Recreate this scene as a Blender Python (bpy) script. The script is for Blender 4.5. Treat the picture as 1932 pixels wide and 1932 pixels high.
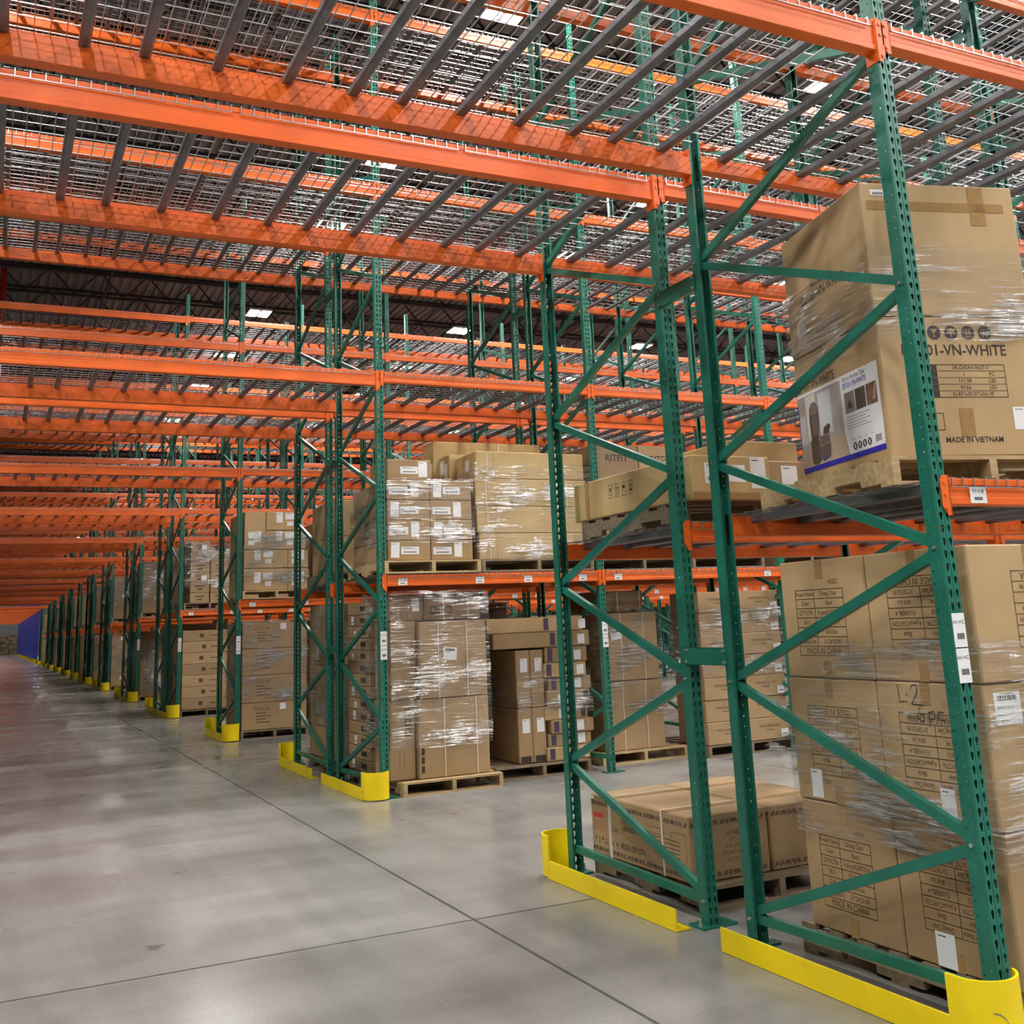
import bpy, math, random
import numpy as np
from mathutils import Matrix, Vector
random.seed(7)
PI = math.pi
sc = bpy.context.scene
for o in list(bpy.data.objects): bpy.data.objects.remove(o)

# ------------------------------------------------------------------ camera
F_PX, PPY = 1996.04, 727.69            # focal length and principal row for a 1932 px frame
CAM = Vector((-3.3837, -3.0769, 1.5662)); YAW, PITCH, ROLL = 0.45781, 0.21916, -0.0432
def cam_axes():
    cy, sy, cp, sp = math.cos(YAW), math.sin(YAW), math.cos(PITCH), math.sin(PITCH)
    fw = Vector((sy*cp, cy*cp, sp)); rt = Vector((cy, -sy, 0)); up = rt.cross(fw)
    r = math.cos(ROLL)*rt + math.sin(ROLL)*up; u = -math.sin(ROLL)*rt + math.cos(ROLL)*up
    return r, u, fw
CR, CU, CF = cam_axes()
cam_d = bpy.data.cameras.new('camera'); cam = bpy.data.objects.new('camera', cam_d)
sc.collection.objects.link(cam); sc.camera = cam
cam.matrix_world = Matrix(((CR.x, CU.x, -CF.x, CAM.x), (CR.y, CU.y, -CF.y, CAM.y), (CR.z, CU.z, -CF.z, CAM.z), (0, 0, 0, 1)))
cam_d.sensor_width = 36; cam_d.lens = 36*F_PX/1932; cam_d.shift_y = -(966-PPY)/1932
cam_d.clip_start = 0.05; cam_d.clip_end = 600
def project(p):
    d = Vector(p)-CAM; z = d.dot(CF)
    if z < .3: return None
    return 966+F_PX*d.dot(CR)/z, PPY-F_PX*d.dot(CU)/z, z

# ------------------------------------------------------------------ world, exposure
w = bpy.data.worlds.new('world'); sc.world = w; w.use_nodes = True
w.node_tree.nodes['Background'].inputs[0].default_value = (.8, .85, .9, 1)
w.node_tree.nodes['Background'].inputs[1].default_value = 0.0
sc.view_settings.view_transform = 'Standard'; sc.view_settings.look = 'None'
sc.view_settings.gamma = 1; sc.view_settings.use_curve_mapping = False
sc.view_settings.exposure = 0.0
LAMP_W = 242.0
cy_ = sc.cycles
cy_.max_bounces = 4; cy_.diffuse_bounces = 3; cy_.glossy_bounces = 2; cy_.transmission_bounces = 2; cy_.transparent_max_bounces = 10
cy_.use_adaptive_sampling = True; cy_.adaptive_threshold = .12; cy_.adaptive_min_samples = 10
cy_.use_light_tree = True; cy_.caustics_reflective = False; cy_.caustics_refractive = False; cy_.sample_clamp_indirect = 6.0
cy_.use_denoising = True

# ------------------------------------------------------------------ materials
MATS = {}
def mat(name, col, rough=.5, metal=0.0, noise=0.0, scale=8.0, bump=0.0, bscale=60.0, stretch=(1, 1, 1), col2=None, spec=.5, coat=0, fleck=0):
    if name in MATS: return MATS[name]
    m = bpy.data.materials.new(name); m.use_nodes = True; MATS[name] = m
    nt = m.node_tree; N = nt.nodes; Lk = nt.links.new; b = N['Principled BSDF']
    b.inputs['Base Color'].default_value = (*col, 1); b.inputs['Roughness'].default_value = rough
    b.inputs['Metallic'].default_value = metal; b.inputs['Specular IOR Level'].default_value = spec
    if coat: b.inputs['Coat Weight'].default_value = coat
    if noise or bump:
        tc = N.new('ShaderNodeTexCoord'); mp = N.new('ShaderNodeMapping'); mp.inputs['Scale'].default_value = stretch
        Lk(tc.outputs['Object'], mp.inputs[0])
    if noise:
        n = N.new('ShaderNodeTexNoise'); n.inputs['Scale'].default_value = scale; n.inputs['Detail'].default_value = 5
        r = N.new('ShaderNodeValToRGB'); c2 = col2 or tuple(c*(1-noise) for c in col)
        r.color_ramp.elements[0].position = .35; r.color_ramp.elements[1].position = .68
        r.color_ramp.elements[0].color = (*c2, 1); r.color_ramp.elements[1].color = (*col, 1)
        Lk(mp.outputs[0], n.inputs['Vector']); Lk(n.outputs['Fac'], r.inputs[0]); Lk(r.outputs[0], b.inputs['Base Color'])
    if bump:
        n2 = N.new('ShaderNodeTexNoise'); n2.inputs['Scale'].default_value = bscale; n2.inputs['Detail'].default_value = 3
        bp = N.new('ShaderNodeBump'); bp.inputs['Strength'].default_value = bump; bp.inputs['Distance'].default_value = .02
        Lk(mp.outputs[0], n2.inputs['Vector']); Lk(n2.outputs['Fac'], bp.inputs['Height']); Lk(bp.outputs[0], b.inputs['Normal'])
    return m
ORANGE = mat('orange_paint', (.88, .150, .014), .36, noise=.18, scale=3, bump=.05, bscale=300)
GREEN = mat('green_paint', (.016, .178, .124), .34, noise=.22, scale=5, bump=.05, bscale=260)
BLUE = mat('blue_paint', (.02, .035, .42), .4, noise=.15, scale=5)
YELLOW = mat('yellow_paint', (1.0, .76, .0), .42, noise=.10, scale=6, bump=.06, bscale=200)
GALV = mat('galvanized_steel', (.22, .22, .24), .42, .6, noise=.3, scale=12)
WIRE = mat('galvanized_wire', (.58, .60, .63), .28, .95)
ZINC = mat('zinc_bolt', (.75, .76, .78), .25, .9)
CARD = [mat('cardboard_tan', (.50, .342, .172), .72, noise=.10, scale=5, bump=.03, bscale=120),
        mat('cardboard_brown', (.39, .258, .130), .72, noise=.12, scale=5, bump=.03, bscale=120),
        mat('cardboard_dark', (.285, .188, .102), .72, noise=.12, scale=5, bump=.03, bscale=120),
        mat('cardboard_yellow', (.55, .387, .175), .72, noise=.10, scale=5, bump=.03, bscale=120)]
TAPE = mat('packing_tape', (.40, .24, .10), .18, noise=.1, scale=30)
STRAP = mat('white_strap', (.72, .70, .64), .35)
INK = mat('black_ink', (.035, .026, .022), .65)
INKSOFT = mat('brown_ink', (.10, .062, .035), .7)
BLUEINK = mat('blue_ink', (.02, .02, .42), .5)
REDINK = mat('red_ink', (.55, .06, .03), .55)
PAPER = mat('white_paper', (.82, .83, .85), .45)
WOOD = [mat('pallet_wood_pale', (.60, .43, .22), .75, noise=.35, scale=4, stretch=(1, 9, 9), bump=.15, bscale=30),
        mat('pallet_wood_worn', (.30, .225, .14), .8, noise=.4, scale=4, stretch=(1, 9, 9), bump=.2, bscale=30)]
STEELDARK = mat('dark_joist_steel', (.035, .036, .04), .55, .2)
DECKWHITE = mat('roof_deck_sheet', (.30, .30, .31), .45, .1)
WALLGREY = mat('wall_panel_grey', (.22, .225, .23), .7, noise=.08, scale=.4)
COLGREY = mat('column_grey', (.10, .105, .12), .5)
PIPERED = mat('sprinkler_red', (.42, .018, .018), .35)
BALE = mat('baled_cardboard', (.22, .15, .09), .85, noise=.5, scale=6, bump=.5, bscale=14)
HOUSING = mat('lamp_housing', (.7, .7, .72), .4)
POSTER_BG = mat('poster_room', (.52, .47, .43), .4, noise=.35, scale=5)
POSTER_FLOOR = mat('poster_floor', (.50, .38, .29), .4)
LEATHER = mat('poster_recliner', (.10, .068, .055), .4, noise=.3, scale=12)
GREYPRINT = mat('poster_grey', (.33, .27, .25), .4, noise=.5, scale=14)

def emission(name, col, s):
    m = bpy.data.materials.new(name); m.use_nodes = True; nt = m.node_tree; nt.nodes.clear()
    e = nt.nodes.new('ShaderNodeEmission'); e.inputs[0].default_value = (*col, 1); e.inputs[1].default_value = s
    o = nt.nodes.new('ShaderNodeOutputMaterial'); nt.links.new(e.outputs[0], o.inputs[0]); return m
LENS = emission('lamp_lens', (1, .98, .95), 30)

def film_material(fold_glint=.606):
    """clear film: see-through, with crinkles round the load whose highlights are painted as pale streaks"""
    m = bpy.data.materials.new('stretch_film'); m.use_nodes = True; nt = m.node_tree; N = nt.nodes; L = nt.links.new; N.clear()
    out = N.new('ShaderNodeOutputMaterial'); mix = N.new('ShaderNodeMixShader'); tr = N.new('ShaderNodeBsdfTransparent')
    gl = N.new('ShaderNodeBsdfPrincipled'); gl.inputs['Base Color'].default_value = (.92, .92, .92, 1); gl.inputs['Roughness'].default_value = .22
    gl.inputs['Metallic'].default_value = .55; tr.inputs[0].default_value = (.96, .96, .96, 1)
    tc = N.new('ShaderNodeTexCoord')
    def nz(scale, rot, s, det, dist):
        mp = N.new('ShaderNodeMapping'); mp.inputs['Scale'].default_value = scale; mp.inputs['Rotation'].default_value = rot
        n = N.new('ShaderNodeTexNoise'); n.inputs['Scale'].default_value = s; n.inputs['Detail'].default_value = det; n.inputs['Distortion'].default_value = dist
        L(tc.outputs['Object'], mp.inputs[0]); L(mp.outputs[0], n.inputs['Vector']); return n
    a = nz((1.5, 1.5, 26), (.16, -.14, 0), 2.6, 5, .6); b = nz((1, 1, 1.6), (0, 0, 0), 2.4, 3, .3)
    mul = N.new('ShaderNodeMath'); mul.operation = 'MULTIPLY_ADD'; mul.inputs[1].default_value = .62; L(b.outputs['Fac'], mul.inputs[0])
    sc_ = N.new('ShaderNodeMath'); sc_.operation = 'MULTIPLY'; sc_.inputs[1].default_value = .62; L(a.outputs['Fac'], sc_.inputs[0]); L(sc_.outputs[0], mul.inputs[2])
    r = N.new('ShaderNodeValToRGB'); r.color_ramp.elements[0].position = fold_glint+.02; r.color_ramp.elements[0].color = (.05, .05, .05, 1)  # noise mask paints whitish highlight streaks along the film folds
    r.color_ramp.elements[1].position = fold_glint+.16; r.color_ramp.elements[1].color = (.85, .85, .85, 1)
    bp = N.new('ShaderNodeBump'); bp.inputs['Strength'].default_value = 1.0; bp.inputs['Distance'].default_value = .10
    L(mul.outputs[0], r.inputs[0]); L(a.outputs['Fac'], bp.inputs['Height']); L(bp.outputs[0], gl.inputs['Normal'])
    L(r.outputs[0], mix.inputs[0]); L(tr.outputs[0], mix.inputs[1]); L(gl.outputs[0], mix.inputs[2]); L(mix.outputs[0], out.inputs[0])
    return m
FILM = film_material()

def concrete_material():
    m = bpy.data.materials.new('polished_concrete'); m.use_nodes = True; nt = m.node_tree; N = nt.nodes; L = nt.links.new
    b = N['Principled BSDF']; tc = N.new('ShaderNodeTexCoord')
    def noise(sc_, scale, det=6, rot=0):
        mp = N.new('ShaderNodeMapping'); mp.inputs['Scale'].default_value = sc_; mp.inputs['Rotation'].default_value = (0, 0, rot)
        n = N.new('ShaderNodeTexNoise'); n.inputs['Scale'].default_value = scale; n.inputs['Detail'].default_value = det
        L(tc.outputs['Object'], mp.inputs[0]); L(mp.outputs[0], n.inputs['Vector']); return n
    a = noise((1, 1, 1), .9); s = noise((.30, 2.6, 1), .55, 4, .12); fine = noise((1, 1, 1), 55, 3); s2 = noise((7, .5, 1), .6, 4, -.15)
    def ramp(n, p0, c0, p1, c1):
        r = N.new('ShaderNodeValToRGB'); r.color_ramp.elements[0].position = p0; r.color_ramp.elements[1].position = p1
        r.color_ramp.elements[0].color = (*c0, 1); r.color_ramp.elements[1].color = (*c1, 1); L(n.outputs['Fac'], r.inputs[0]); return r
    def mixc(a_, b_, mode, f):
        x = N.new('ShaderNodeMixRGB'); x.blend_type = mode; x.inputs[0].default_value = f; L(a_.outputs[0], x.inputs[1]); L(b_.outputs[0], x.inputs[2]); return x
    c1 = ramp(a, .3, (.22, .214, .20), .7, (.345, .337, .32)); c2 = ramp(s, .40, (.70, .70, .71), .60, (1, 1, 1)); c3 = ramp(fine, .3, (.84, .84, .84), .7, (1.05, 1.05, 1.05))
    c4 = ramp(s2, .38, (.78, .78, .78), .58, (1, 1, 1))
    sp = noise((1, 1.6, 1), 1.7, 5); c5 = ramp(sp, .695, (1, 1, 1), .72, (.50, .48, .46)); sk = noise((1.2, 16, 1), 1.3, 4, .9); c6 = ramp(sk, .70, (1, 1, 1), .74, (.70, .69, .68))
    x = mixc(mixc(mixc(c1, c2, 'MULTIPLY', .45), c3, 'MULTIPLY', .7), c4, 'MULTIPLY', .5); x = mixc(mixc(x, c5, 'MULTIPLY', .8), c6, 'MULTIPLY', .7); L(x.outputs[0], b.inputs['Base Color'])
    rr = ramp(s, .3, (.17, .17, .17), .7, (.30, .30, .30)); L(rr.outputs[0], b.inputs['Roughness'])
    bp = N.new('ShaderNodeBump'); bp.inputs['Strength'].default_value = .05; bp.inputs['Distance'].default_value = .02
    L(a.outputs['Fac'], bp.inputs['Height']); L(bp.outputs[0], b.inputs['Normal'])
    b.inputs['Specular IOR Level'].default_value = .30
    return m
CONCRETE = concrete_material()
JOINT = mat('floor_joint_filler', (.12, .115, .11), .8)

# ------------------------------------------------------------------ mesh helpers
class MB:
    def __init__(s): s.v = []; s.f = []
    def add(s, vs, fs):
        n = len(s.v); s.v.extend(vs); s.f.extend([tuple(i+n for i in f) for f in fs]); return s
    def quad(s, a, b, c, d): return s.add([a, b, c, d], [(0, 1, 2, 3)])
    def box(s, x0, x1, y0, y1, z0, z1):
        return s.add([(x0, y0, z0), (x1, y0, z0), (x1, y1, z0), (x0, y1, z0), (x0, y0, z1), (x1, y0, z1), (x1, y1, z1), (x0, y1, z1)],
                     [(3, 2, 1, 0), (4, 5, 6, 7), (0, 1, 5, 4), (1, 2, 6, 5), (2, 3, 7, 6), (3, 0, 4, 7)])
    def prism(s, prof, axis, a0, a1, cap=True):
        # prof: CCW list in the two other axes (cyclic order)
        def P(p, a): return (a, p[0], p[1]) if axis == 'x' else ((p[1], a, p[0]) if axis == 'y' else (p[0], p[1], a))
        n = len(prof); vs = [P(p, a0) for p in prof]+[P(p, a1) for p in prof]
        fs = [(i, (i+1) % n, n+(i+1) % n, n+i) for i in range(n)]
        if cap: fs += [tuple(range(n-1, -1, -1)), tuple(range(n, 2*n))]
        return s.add(vs, fs)
    def bar(s, p0, p1, wd, ht, up=(0, 0, 1)):
        p0 = Vector(p0); p1 = Vector(p1); d = (p1-p0).normalized(); up = Vector(up)
        if abs(d.dot(up)) > .99: up = Vector((1, 0, 0))
        r = d.cross(up).normalized(); u = r.cross(d).normalized(); a = r*wd/2; b = u*ht/2
        vs = [p+q for p in (p0, p1) for q in (-a-b, a-b, a+b, -a+b)]
        return s.add([tuple(v) for v in vs], [(0, 1, 5, 4), (1, 2, 6, 5), (2, 3, 7, 6), (3, 0, 4, 7), (3, 2, 1, 0), (4, 5, 6, 7)])
    def tube(s, p0, p1, r, n=8, cap=True):
        p0 = Vector(p0); p1 = Vector(p1); d = (p1-p0).normalized(); up = Vector((0, 0, 1)) if abs(d.z) < .9 else Vector((1, 0, 0))
        a = d.cross(up).normalized(); b = d.cross(a)
        vs = [tuple(p+a*r*math.cos(2*PI*i/n)+b*r*math.sin(2*PI*i/n)) for p in (p0, p1) for i in range(n)]
        fs = [(i, n+i, n+(i+1) % n, (i+1) % n) for i in range(n)]
        if cap: fs += [tuple(range(n)), tuple(range(2*n-1, n-1, -1))]
        return s.add(vs, fs)
    def merge(s, o, M=None):
        return s.add([tuple(M @ Vector(v)) for v in o.v] if M is not None else list(o.v), o.f)
    def mesh(s, name, m):
        me = bpy.data.meshes.new(name); me.from_pydata([tuple(v) for v in s.v], [], s.f); me.materials.append(m); me.update(); return me
COL = sc.collection
def obj(name, data, parent=None, loc=None, rz=0.0, M=None):
    o = bpy.data.objects.new(name, data); COL.objects.link(o)
    if parent is not None: o.parent = parent
    if M is not None: o.matrix_local = M
    else:
        if loc is not None: o.location = loc
        if rz: o.rotation_euler = (0, 0, rz)
    return o
def tag(o, label=None, cat=None, group=None, kind=None):
    if label: o['label'] = label
    if cat: o['category'] = cat
    if group: o['group'] = group
    if kind: o['kind'] = kind
    return o
def thing(name, label, cat, loc=(0, 0, 0), rz=0.0, group=None):
    return tag(obj(name, None, None, loc, rz), label, cat, group)
_txt = {}
def text_mb(s, size, bold=False):
    key = (s, size)
    if key not in _txt:
        cu = bpy.data.curves.new('t', 'FONT'); cu.body = s; cu.size = size; cu.align_x = 'CENTER'; cu.align_y = 'CENTER'; cu.resolution_u = 2
        if bold: cu.offset = size*.012
        o = bpy.data.objects.new('t', cu); COL.objects.link(o)
        me = bpy.data.meshes.new_from_object(o); mb = MB(); mb.v = [tuple(v.co) for v in me.vertices]; mb.f = [tuple(p.vertices) for p in me.polygons]
        bpy.data.objects.remove(o); bpy.data.curves.remove(cu); bpy.data.meshes.remove(me); _txt[key] = mb
    return _txt[key]
ORD = ['zeroth', 'nearest', 'second', 'third', 'fourth', 'fifth', 'sixth', 'seventh', 'eighth', 'ninth', 'tenth', 'eleventh', 'twelfth', 'thirteenth',
       'fourteenth', 'fifteenth', 'sixteenth', 'seventeenth', 'eighteenth', 'nineteenth', 'twentieth', 'twenty-first', 'twenty-second',
       'twenty-third', 'twenty-fourth', 'twenty-fifth', 'twenty-sixth', 'twenty-seventh', 'twenty-eighth', 'twenty-ninth', 'thirtieth']
NTH = ['zeroth', 'first']+ORD[2:]

# ------------------------------------------------------------------ layout
PW, PD = .0762, .068                  # post width / depth
D, G = 1.481, .319                    # frame depth, back-to-back gap
DR = 2*D+G                            # double row depth
L = 2.4712                            # bay pitch right of the tunnel
TUN = 3.66                            # clear tunnel span
H = 8.72
LV = [2.06, 4.105, 6.155, 8.195]      # beam top heights
ROWS = [(0, 2, 2), (6.904, 2, 5), (13.67, 1, 7), (19.32, 2, 9), (25.94, 2, 10), (33.14, 2, 11), (39.51, 2, 11), (46.18, 1, 9), (51.11, 2, 8),
        (57.84, 2, 7), (65.31, 2, 6), (71.28, 2, 5), (82.15, 2, 3)]
BLUE_Y = [89+4.6*i for i in range(14)]
for y in BLUE_Y: ROWS.append((y, 2, 0))
NGREEN = 13

# ------------------------------------------------------------------ floor, ceiling, walls
X0, X1, Y0, Y1, ZC = -22.0, 56.0, -16.0, 166.0, 11.2
fl = obj('floor', MB().box(X0, X1, Y0, Y1, -.30, -.012).mesh('floor', JOINT)); tag(fl, kind='structure')
jx = [X0+.1]+[-.93+4.9*i for i in range(-4, 12)]+[X1]; jx = sorted(x for x in jx if X0 <= x <= X1)
jy = sorted([Y0]+[2.65+8.6*i for i in range(-2, 19)]+[Y1])
jy = [y for y in jy if Y0 <= y <= Y1]
gap = .009
for i in range(len(jx)-1):
    for j in range(len(jy)-1):
        if jx[i+1]-jx[i] < .5 or jy[j+1]-jy[j] < .5: continue
        if jx[i] > 30: continue
        s = obj('floor_slab', MB().box(jx[i]+gap, jx[i+1]-gap, jy[j]+gap, jy[j+1]-gap, -.0119, 0).mesh('floor_slab', CONCRETE), fl)
m = MB().box(30.6, X1, Y0, Y1, -.0119, 0).mesh('floor_slab', CONCRETE); obj('floor_slab', m, fl)
for nm, b in (('wall_far', (X0, X1, Y1, Y1+.2)), ('wall_near', (X0, X1, Y0-.2, Y0)), ('wall_left', (X0-.2, X0, Y0, Y1)), ('wall_right', (X1, X1+.2, Y0, Y1))):
    tag(obj(nm, MB().box(*b, -.3, ZC+.3).mesh(nm, WALLGREY)), kind='structure')
# corrugated roof deck, ribs along Y
mb = MB(); x = X0
while x < X1:
    for (a, za), (b, zb) in zip([(0, 0), (.10, 0), (.13, .06), (.20, .06)], [(.10, 0), (.13, .06), (.20, .06), (.23, 0)]):
        mb.quad((x+a, Y0, ZC+za), (x+a, Y1, ZC+za), (x+b, Y1, ZC+zb), (x+b, Y0, ZC+zb))
    x += .23
ce = obj('ceiling', mb.mesh('ceiling', DECKWHITE)); tag(ce, kind='structure')
# open-web joists along X
def joist(length, depth, pitch, wch, wweb):
    mb = MB(); mb.bar((0, 0, -.03), (length, 0, -.03), wch, .055); mb.bar((0, 0, -depth+.03), (length, 0, -depth+.03), wch, .055)
    n = int(length/pitch)
    for i in range(n):
        a = i*pitch
        mb.bar((a, 0, -.05), (a+pitch/2, 0, -depth+.05), wweb, wweb); mb.bar((a+pitch/2, 0, -depth+.05), (a+pitch, 0, -.05), wweb, wweb)
    return mb
JM = joist(X1-X0, .78, 1.22, .12, .032).mesh('joist', STEELDARK)
y = Y0+.9
while y < Y1:
    obj('roof_joist', JM, ce, (X0, y, ZC)); y += 1.95
GM = joist(Y1-Y0, 1.25, 1.95, .22, .06).mesh('girder', STEELDARK)
for x in (-12.6, 11.6, 24.0, 38.0):
    obj('roof_girder', GM, ce, (x, Y0, ZC-.02), PI/2)
# red sprinkler mains under the joists
for k, x in enumerate((-1.2, 5.4, 17.2)):
    o = obj('sprinkler_pipe', MB().tube((x, Y0+.2, ZC-.95), (x, Y1-.2, ZC-.95), .035, 8).mesh('sprinkler_pipe', STEELDARK), ce)
# ------------------------------------------------------------------ rack components
def perf(mb, o, eu, ev, outer, hole):
    """rectangular cell spanned by eu, ev with a hole; outer / hole: same number of (u, v) points"""
    n = len(outer); o = Vector(o)
    vs = [tuple(o+eu*p[0]+ev*p[1]) for p in outer]+[tuple(o+eu*p[0]+ev*p[1]) for p in hole]
    mb.add(vs, [(i, (i+1) % n, n+(i+1) % n, n+i) for i in range(n)])
OUT12 = [(0, 0), (.33, 0), (.67, 0), (1, 0), (1, .33), (1, .67), (1, 1), (.67, 1), (.33, 1), (0, 1), (0, .67), (0, .33)]
TEAR12 = [(.40, .24), (.46, .20), (.54, .20), (.60, .24), (.68, .48), (.79, .64), (.70, .79), (.57, .85), (.43, .85), (.30, .79), (.21, .64), (.32, .48)]
OUT4 = [(0, 0), (1, 0), (1, 1), (0, 1)]
TEAR4 = [(.40, .22), (.60, .22), (.70, .80), (.30, .80)]
def sq(cu, cv, r): return [(cu-r, cv-r*.63), (cu+r, cv-r*.63), (cu+r, cv+r*.63), (cu-r, cv+r*.63)]
def post_mesh(lod, h, m):
    mb = MB(); n = int(h/.0508); h = n*.0508; W_ = PW; V = Vector
    def strip(a, b): mb.quad((*a, 0), (*b, 0), (*b, h), (*a, h))
    pts = [(.0, .006), (.006, 0), (.036, 0), (.038, .004), (.0402, 0), (.0702, 0), (W_, .006)]
    if lod == 2:
        strip((0, PD), (0, 0)); strip((0, 0), (W_, 0)); strip((W_, 0), (W_, PD))
    else:
        strip(pts[0], pts[1]); strip(pts[2], pts[3]); strip(pts[3], pts[4]); strip(pts[5], pts[6])
        ez = V((0, 0, .0508)); fo, fh = (OUT12, TEAR12) if lod == 0 else (OUT4, TEAR4)
        for k in range(n):
            z = k*.0508
            perf(mb, (.006, 0, z), V((.030, 0, 0)), ez, fo, fh); perf(mb, (.0402, 0, z), V((.030, 0, 0)), ez, fo, fh)
            if lod == 0:
                for xx, sgn in ((0, 1), (W_, -1)):
                    hl = (PD-.006)/2
                    for q in (0, 1):
                        if sgn > 0: perf(mb, (xx, PD-q*hl, z), V((0, -hl, 0)), ez, OUT4, sq(.45, .3+.4*q, .085))
                        else: perf(mb, (xx, .006+q*hl, z), V((0, hl, 0)), ez, OUT4, sq(.45, .3+.4*q, .085))
        if lod: strip((0, PD), (0, .006)); strip((W_, .006), (W_, PD))
    strip((.014, PD), (0, PD)); strip((W_, PD), (W_-.014, PD))
    strip((.014, PD-.012), (.014, PD)); strip((W_-.014, PD), (W_-.014, PD-.012))
    return mb.mesh('post', m)
POST = {('g', l): post_mesh(l, H, GREEN) for l in (0, 1, 2)}
NODES = [(D-PD*.55, .135)]
z = .67; k = 0
while z < H-.3:
    NODES.append((PD*.55 if k % 2 == 0 else D-PD*.55, z)); z += .556; k += 1
XC = PW/2
BR0 = MB().bar((XC, PD*.6, .15), (XC, D-PD*.6, .12), .03, .042).mesh('brace', GREEN)
BRS = [MB().bar((XC, a[0], a[1]+.012), (XC, b[0], b[1]-.012), .03, .042).mesh('brace', GREEN) for a, b in zip(NODES[:-1], NODES[1:])]
BASE = MB().box(-.05, PW+.09, -.03, .10, 0, .011).mesh('base_plate', GREEN)
def bolt_mb(x, y, z):
    mb = MB(); mb.tube((x, y, z), (x+.008, y, z), .009, 6); return mb
BOLT = bolt_mb(-.008, 0, 0).mesh('bolt', ZINC)
ANCHOR = MB().tube((-.03, .02, .011), (-.03, .02, .05), .007, 6).tube((-.03, .02, .011), (-.03, .02, .022), .014, 6).mesh('anchor_bolt', ZINC)
def frame_single(post_l, m):
    mb = MB()
    for (x, y, rz) in ((0, 0, 0), (PW, D, PI)):
        M = Matrix.Translation((x, y, 0)) @ Matrix.Rotation(rz, 4, 'Z')
        src = MB(); me = POST[('g', post_l)]; src.v = [tuple(v.co) for v in me.vertices]; src.f = [tuple(p.vertices) for p in me.polygons]
        mb.merge(src, M)
    for me in [BR0]+BRS:
        src = MB(); src.v = [tuple(v.co) for v in me.vertices]; src.f = [tuple(p.vertices) for p in me.polygons]; mb.merge(src)
    mb.box(-.05, PW+.09, -.03, .1, 0, .011); mb.box(-.09, PW+.05, D-.10, D+.03, 0, .011)
    return mb.mesh('upright_frame', m)
FR1 = frame_single(1, GREEN); FR2 = frame_single(2, GREEN); FRB = frame_single(2, BLUE)
PANEL = MB().box(-.03, -.012, .01, D-.01, .12, 3.9).mesh('end_panel', BLUE); PANEL_R = MB().box(PW+.012, PW+.03, .01, D-.01, .12, 3.9).mesh('end_panel', BLUE)
POSTLAB = MB().box(.006, PW-.004, -.0025, -.0006, -.065, .065).mesh('post_label', PAPER)
def where_x(i):
    if i == -1: return 'left tunnel edge'
    return 'right tunnel edge' if i == 0 else f'{NTH[i]} post line past tunnel'
def place_frame(ri, half, i, x):
    y, nd, _ = ROWS[ri]; blue = ri >= NGREEN
    hn = ('front half' if half == 0 else 'rear half') if nd == 2 else 'single frame'
    label = f"{'blue' if blue else 'green'} upright frame at {where_x(i)}, {hn} of {ORD[ri+1]} rack row"
    loc, rz = ((x, y, 0), 0) if half == 0 else ((x+PW, y+DR, 0), PI)
    grp = 'blue rack uprights' if blue else 'green rack uprights'
    near = (ri <= 1 and i <= 3) or (ri <= 4 and 0 <= i <= 1)
    if blue or not near:
        t = tag(obj('upright_frame', FRB if blue else (FR1 if ri <= 5 else FR2), None, loc, rz), label, 'rack frame', grp)
        if blue: obj('end_panel', PANEL if half == 0 else PANEL_R, t)
        return
    t = thing('upright_frame', label, 'rack frame', loc, rz, grp)
    lod = 0 if ri <= 1 and i <= 1 else 1
    obj('post', POST[('g', lod)], t); obj('post', POST[('g', lod)], t, (PW, D, 0), PI)
    obj('brace', BR0, t)
    for b in BRS: obj('brace', b, t)
    obj('base_plate', BASE, t); obj('base_plate', BASE, t, (PW, D, 0), PI)
    if ri <= 1:
        obj('anchor_bolt', ANCHOR, t); obj('anchor_bolt', ANCHOR, t, (PW, D, 0), PI)
        if i == 0:
            for (yy, zz) in [(D-PD*.5, .12)]+NODES[1:8]:
                if half == 0: obj('bolt', BOLT, t, (0, yy, zz))
                else: obj('bolt', BOLT, t, (PW, yy, zz), PI)
    if half == 0 and i >= 0 and i <= 1:
        for zz in (1.46, 1.325):
            pl = obj('post_label', POSTLAB, t, (0, 0, zz)); pl['label'] = 'white location sticker with black print'
            q = MB()
            q.merge(text_mb('K03 -49', .017), Matrix.Translation((.030, -.0031, .030)) @ Matrix.Rotation(PI/2, 4, 'X') @ Matrix.Diagonal((.8, 1, 1, 1)))
            q.merge(text_mb('C', .022, True), Matrix.Translation((.0615, -.0031, .030)) @ Matrix.Rotation(PI/2, 4, 'X'))
            for kk in range(9): q.box(.022+kk*.0045, .0245+kk*.0045, -.0032, -.0026, -.035, -.012)
            obj('label_print', q.mesh('label_print', INK), pl)
XT = -TUN-PW
for ri, (y, nd, nb) in enumerate(ROWS):
    for half in range(nd):
        idx = list(range(0, nb+1))
        if ri < 6: idx = [-1]+idx
        for i in idx: place_frame(ri, half, i, XT if i == -1 else i*L)

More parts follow.
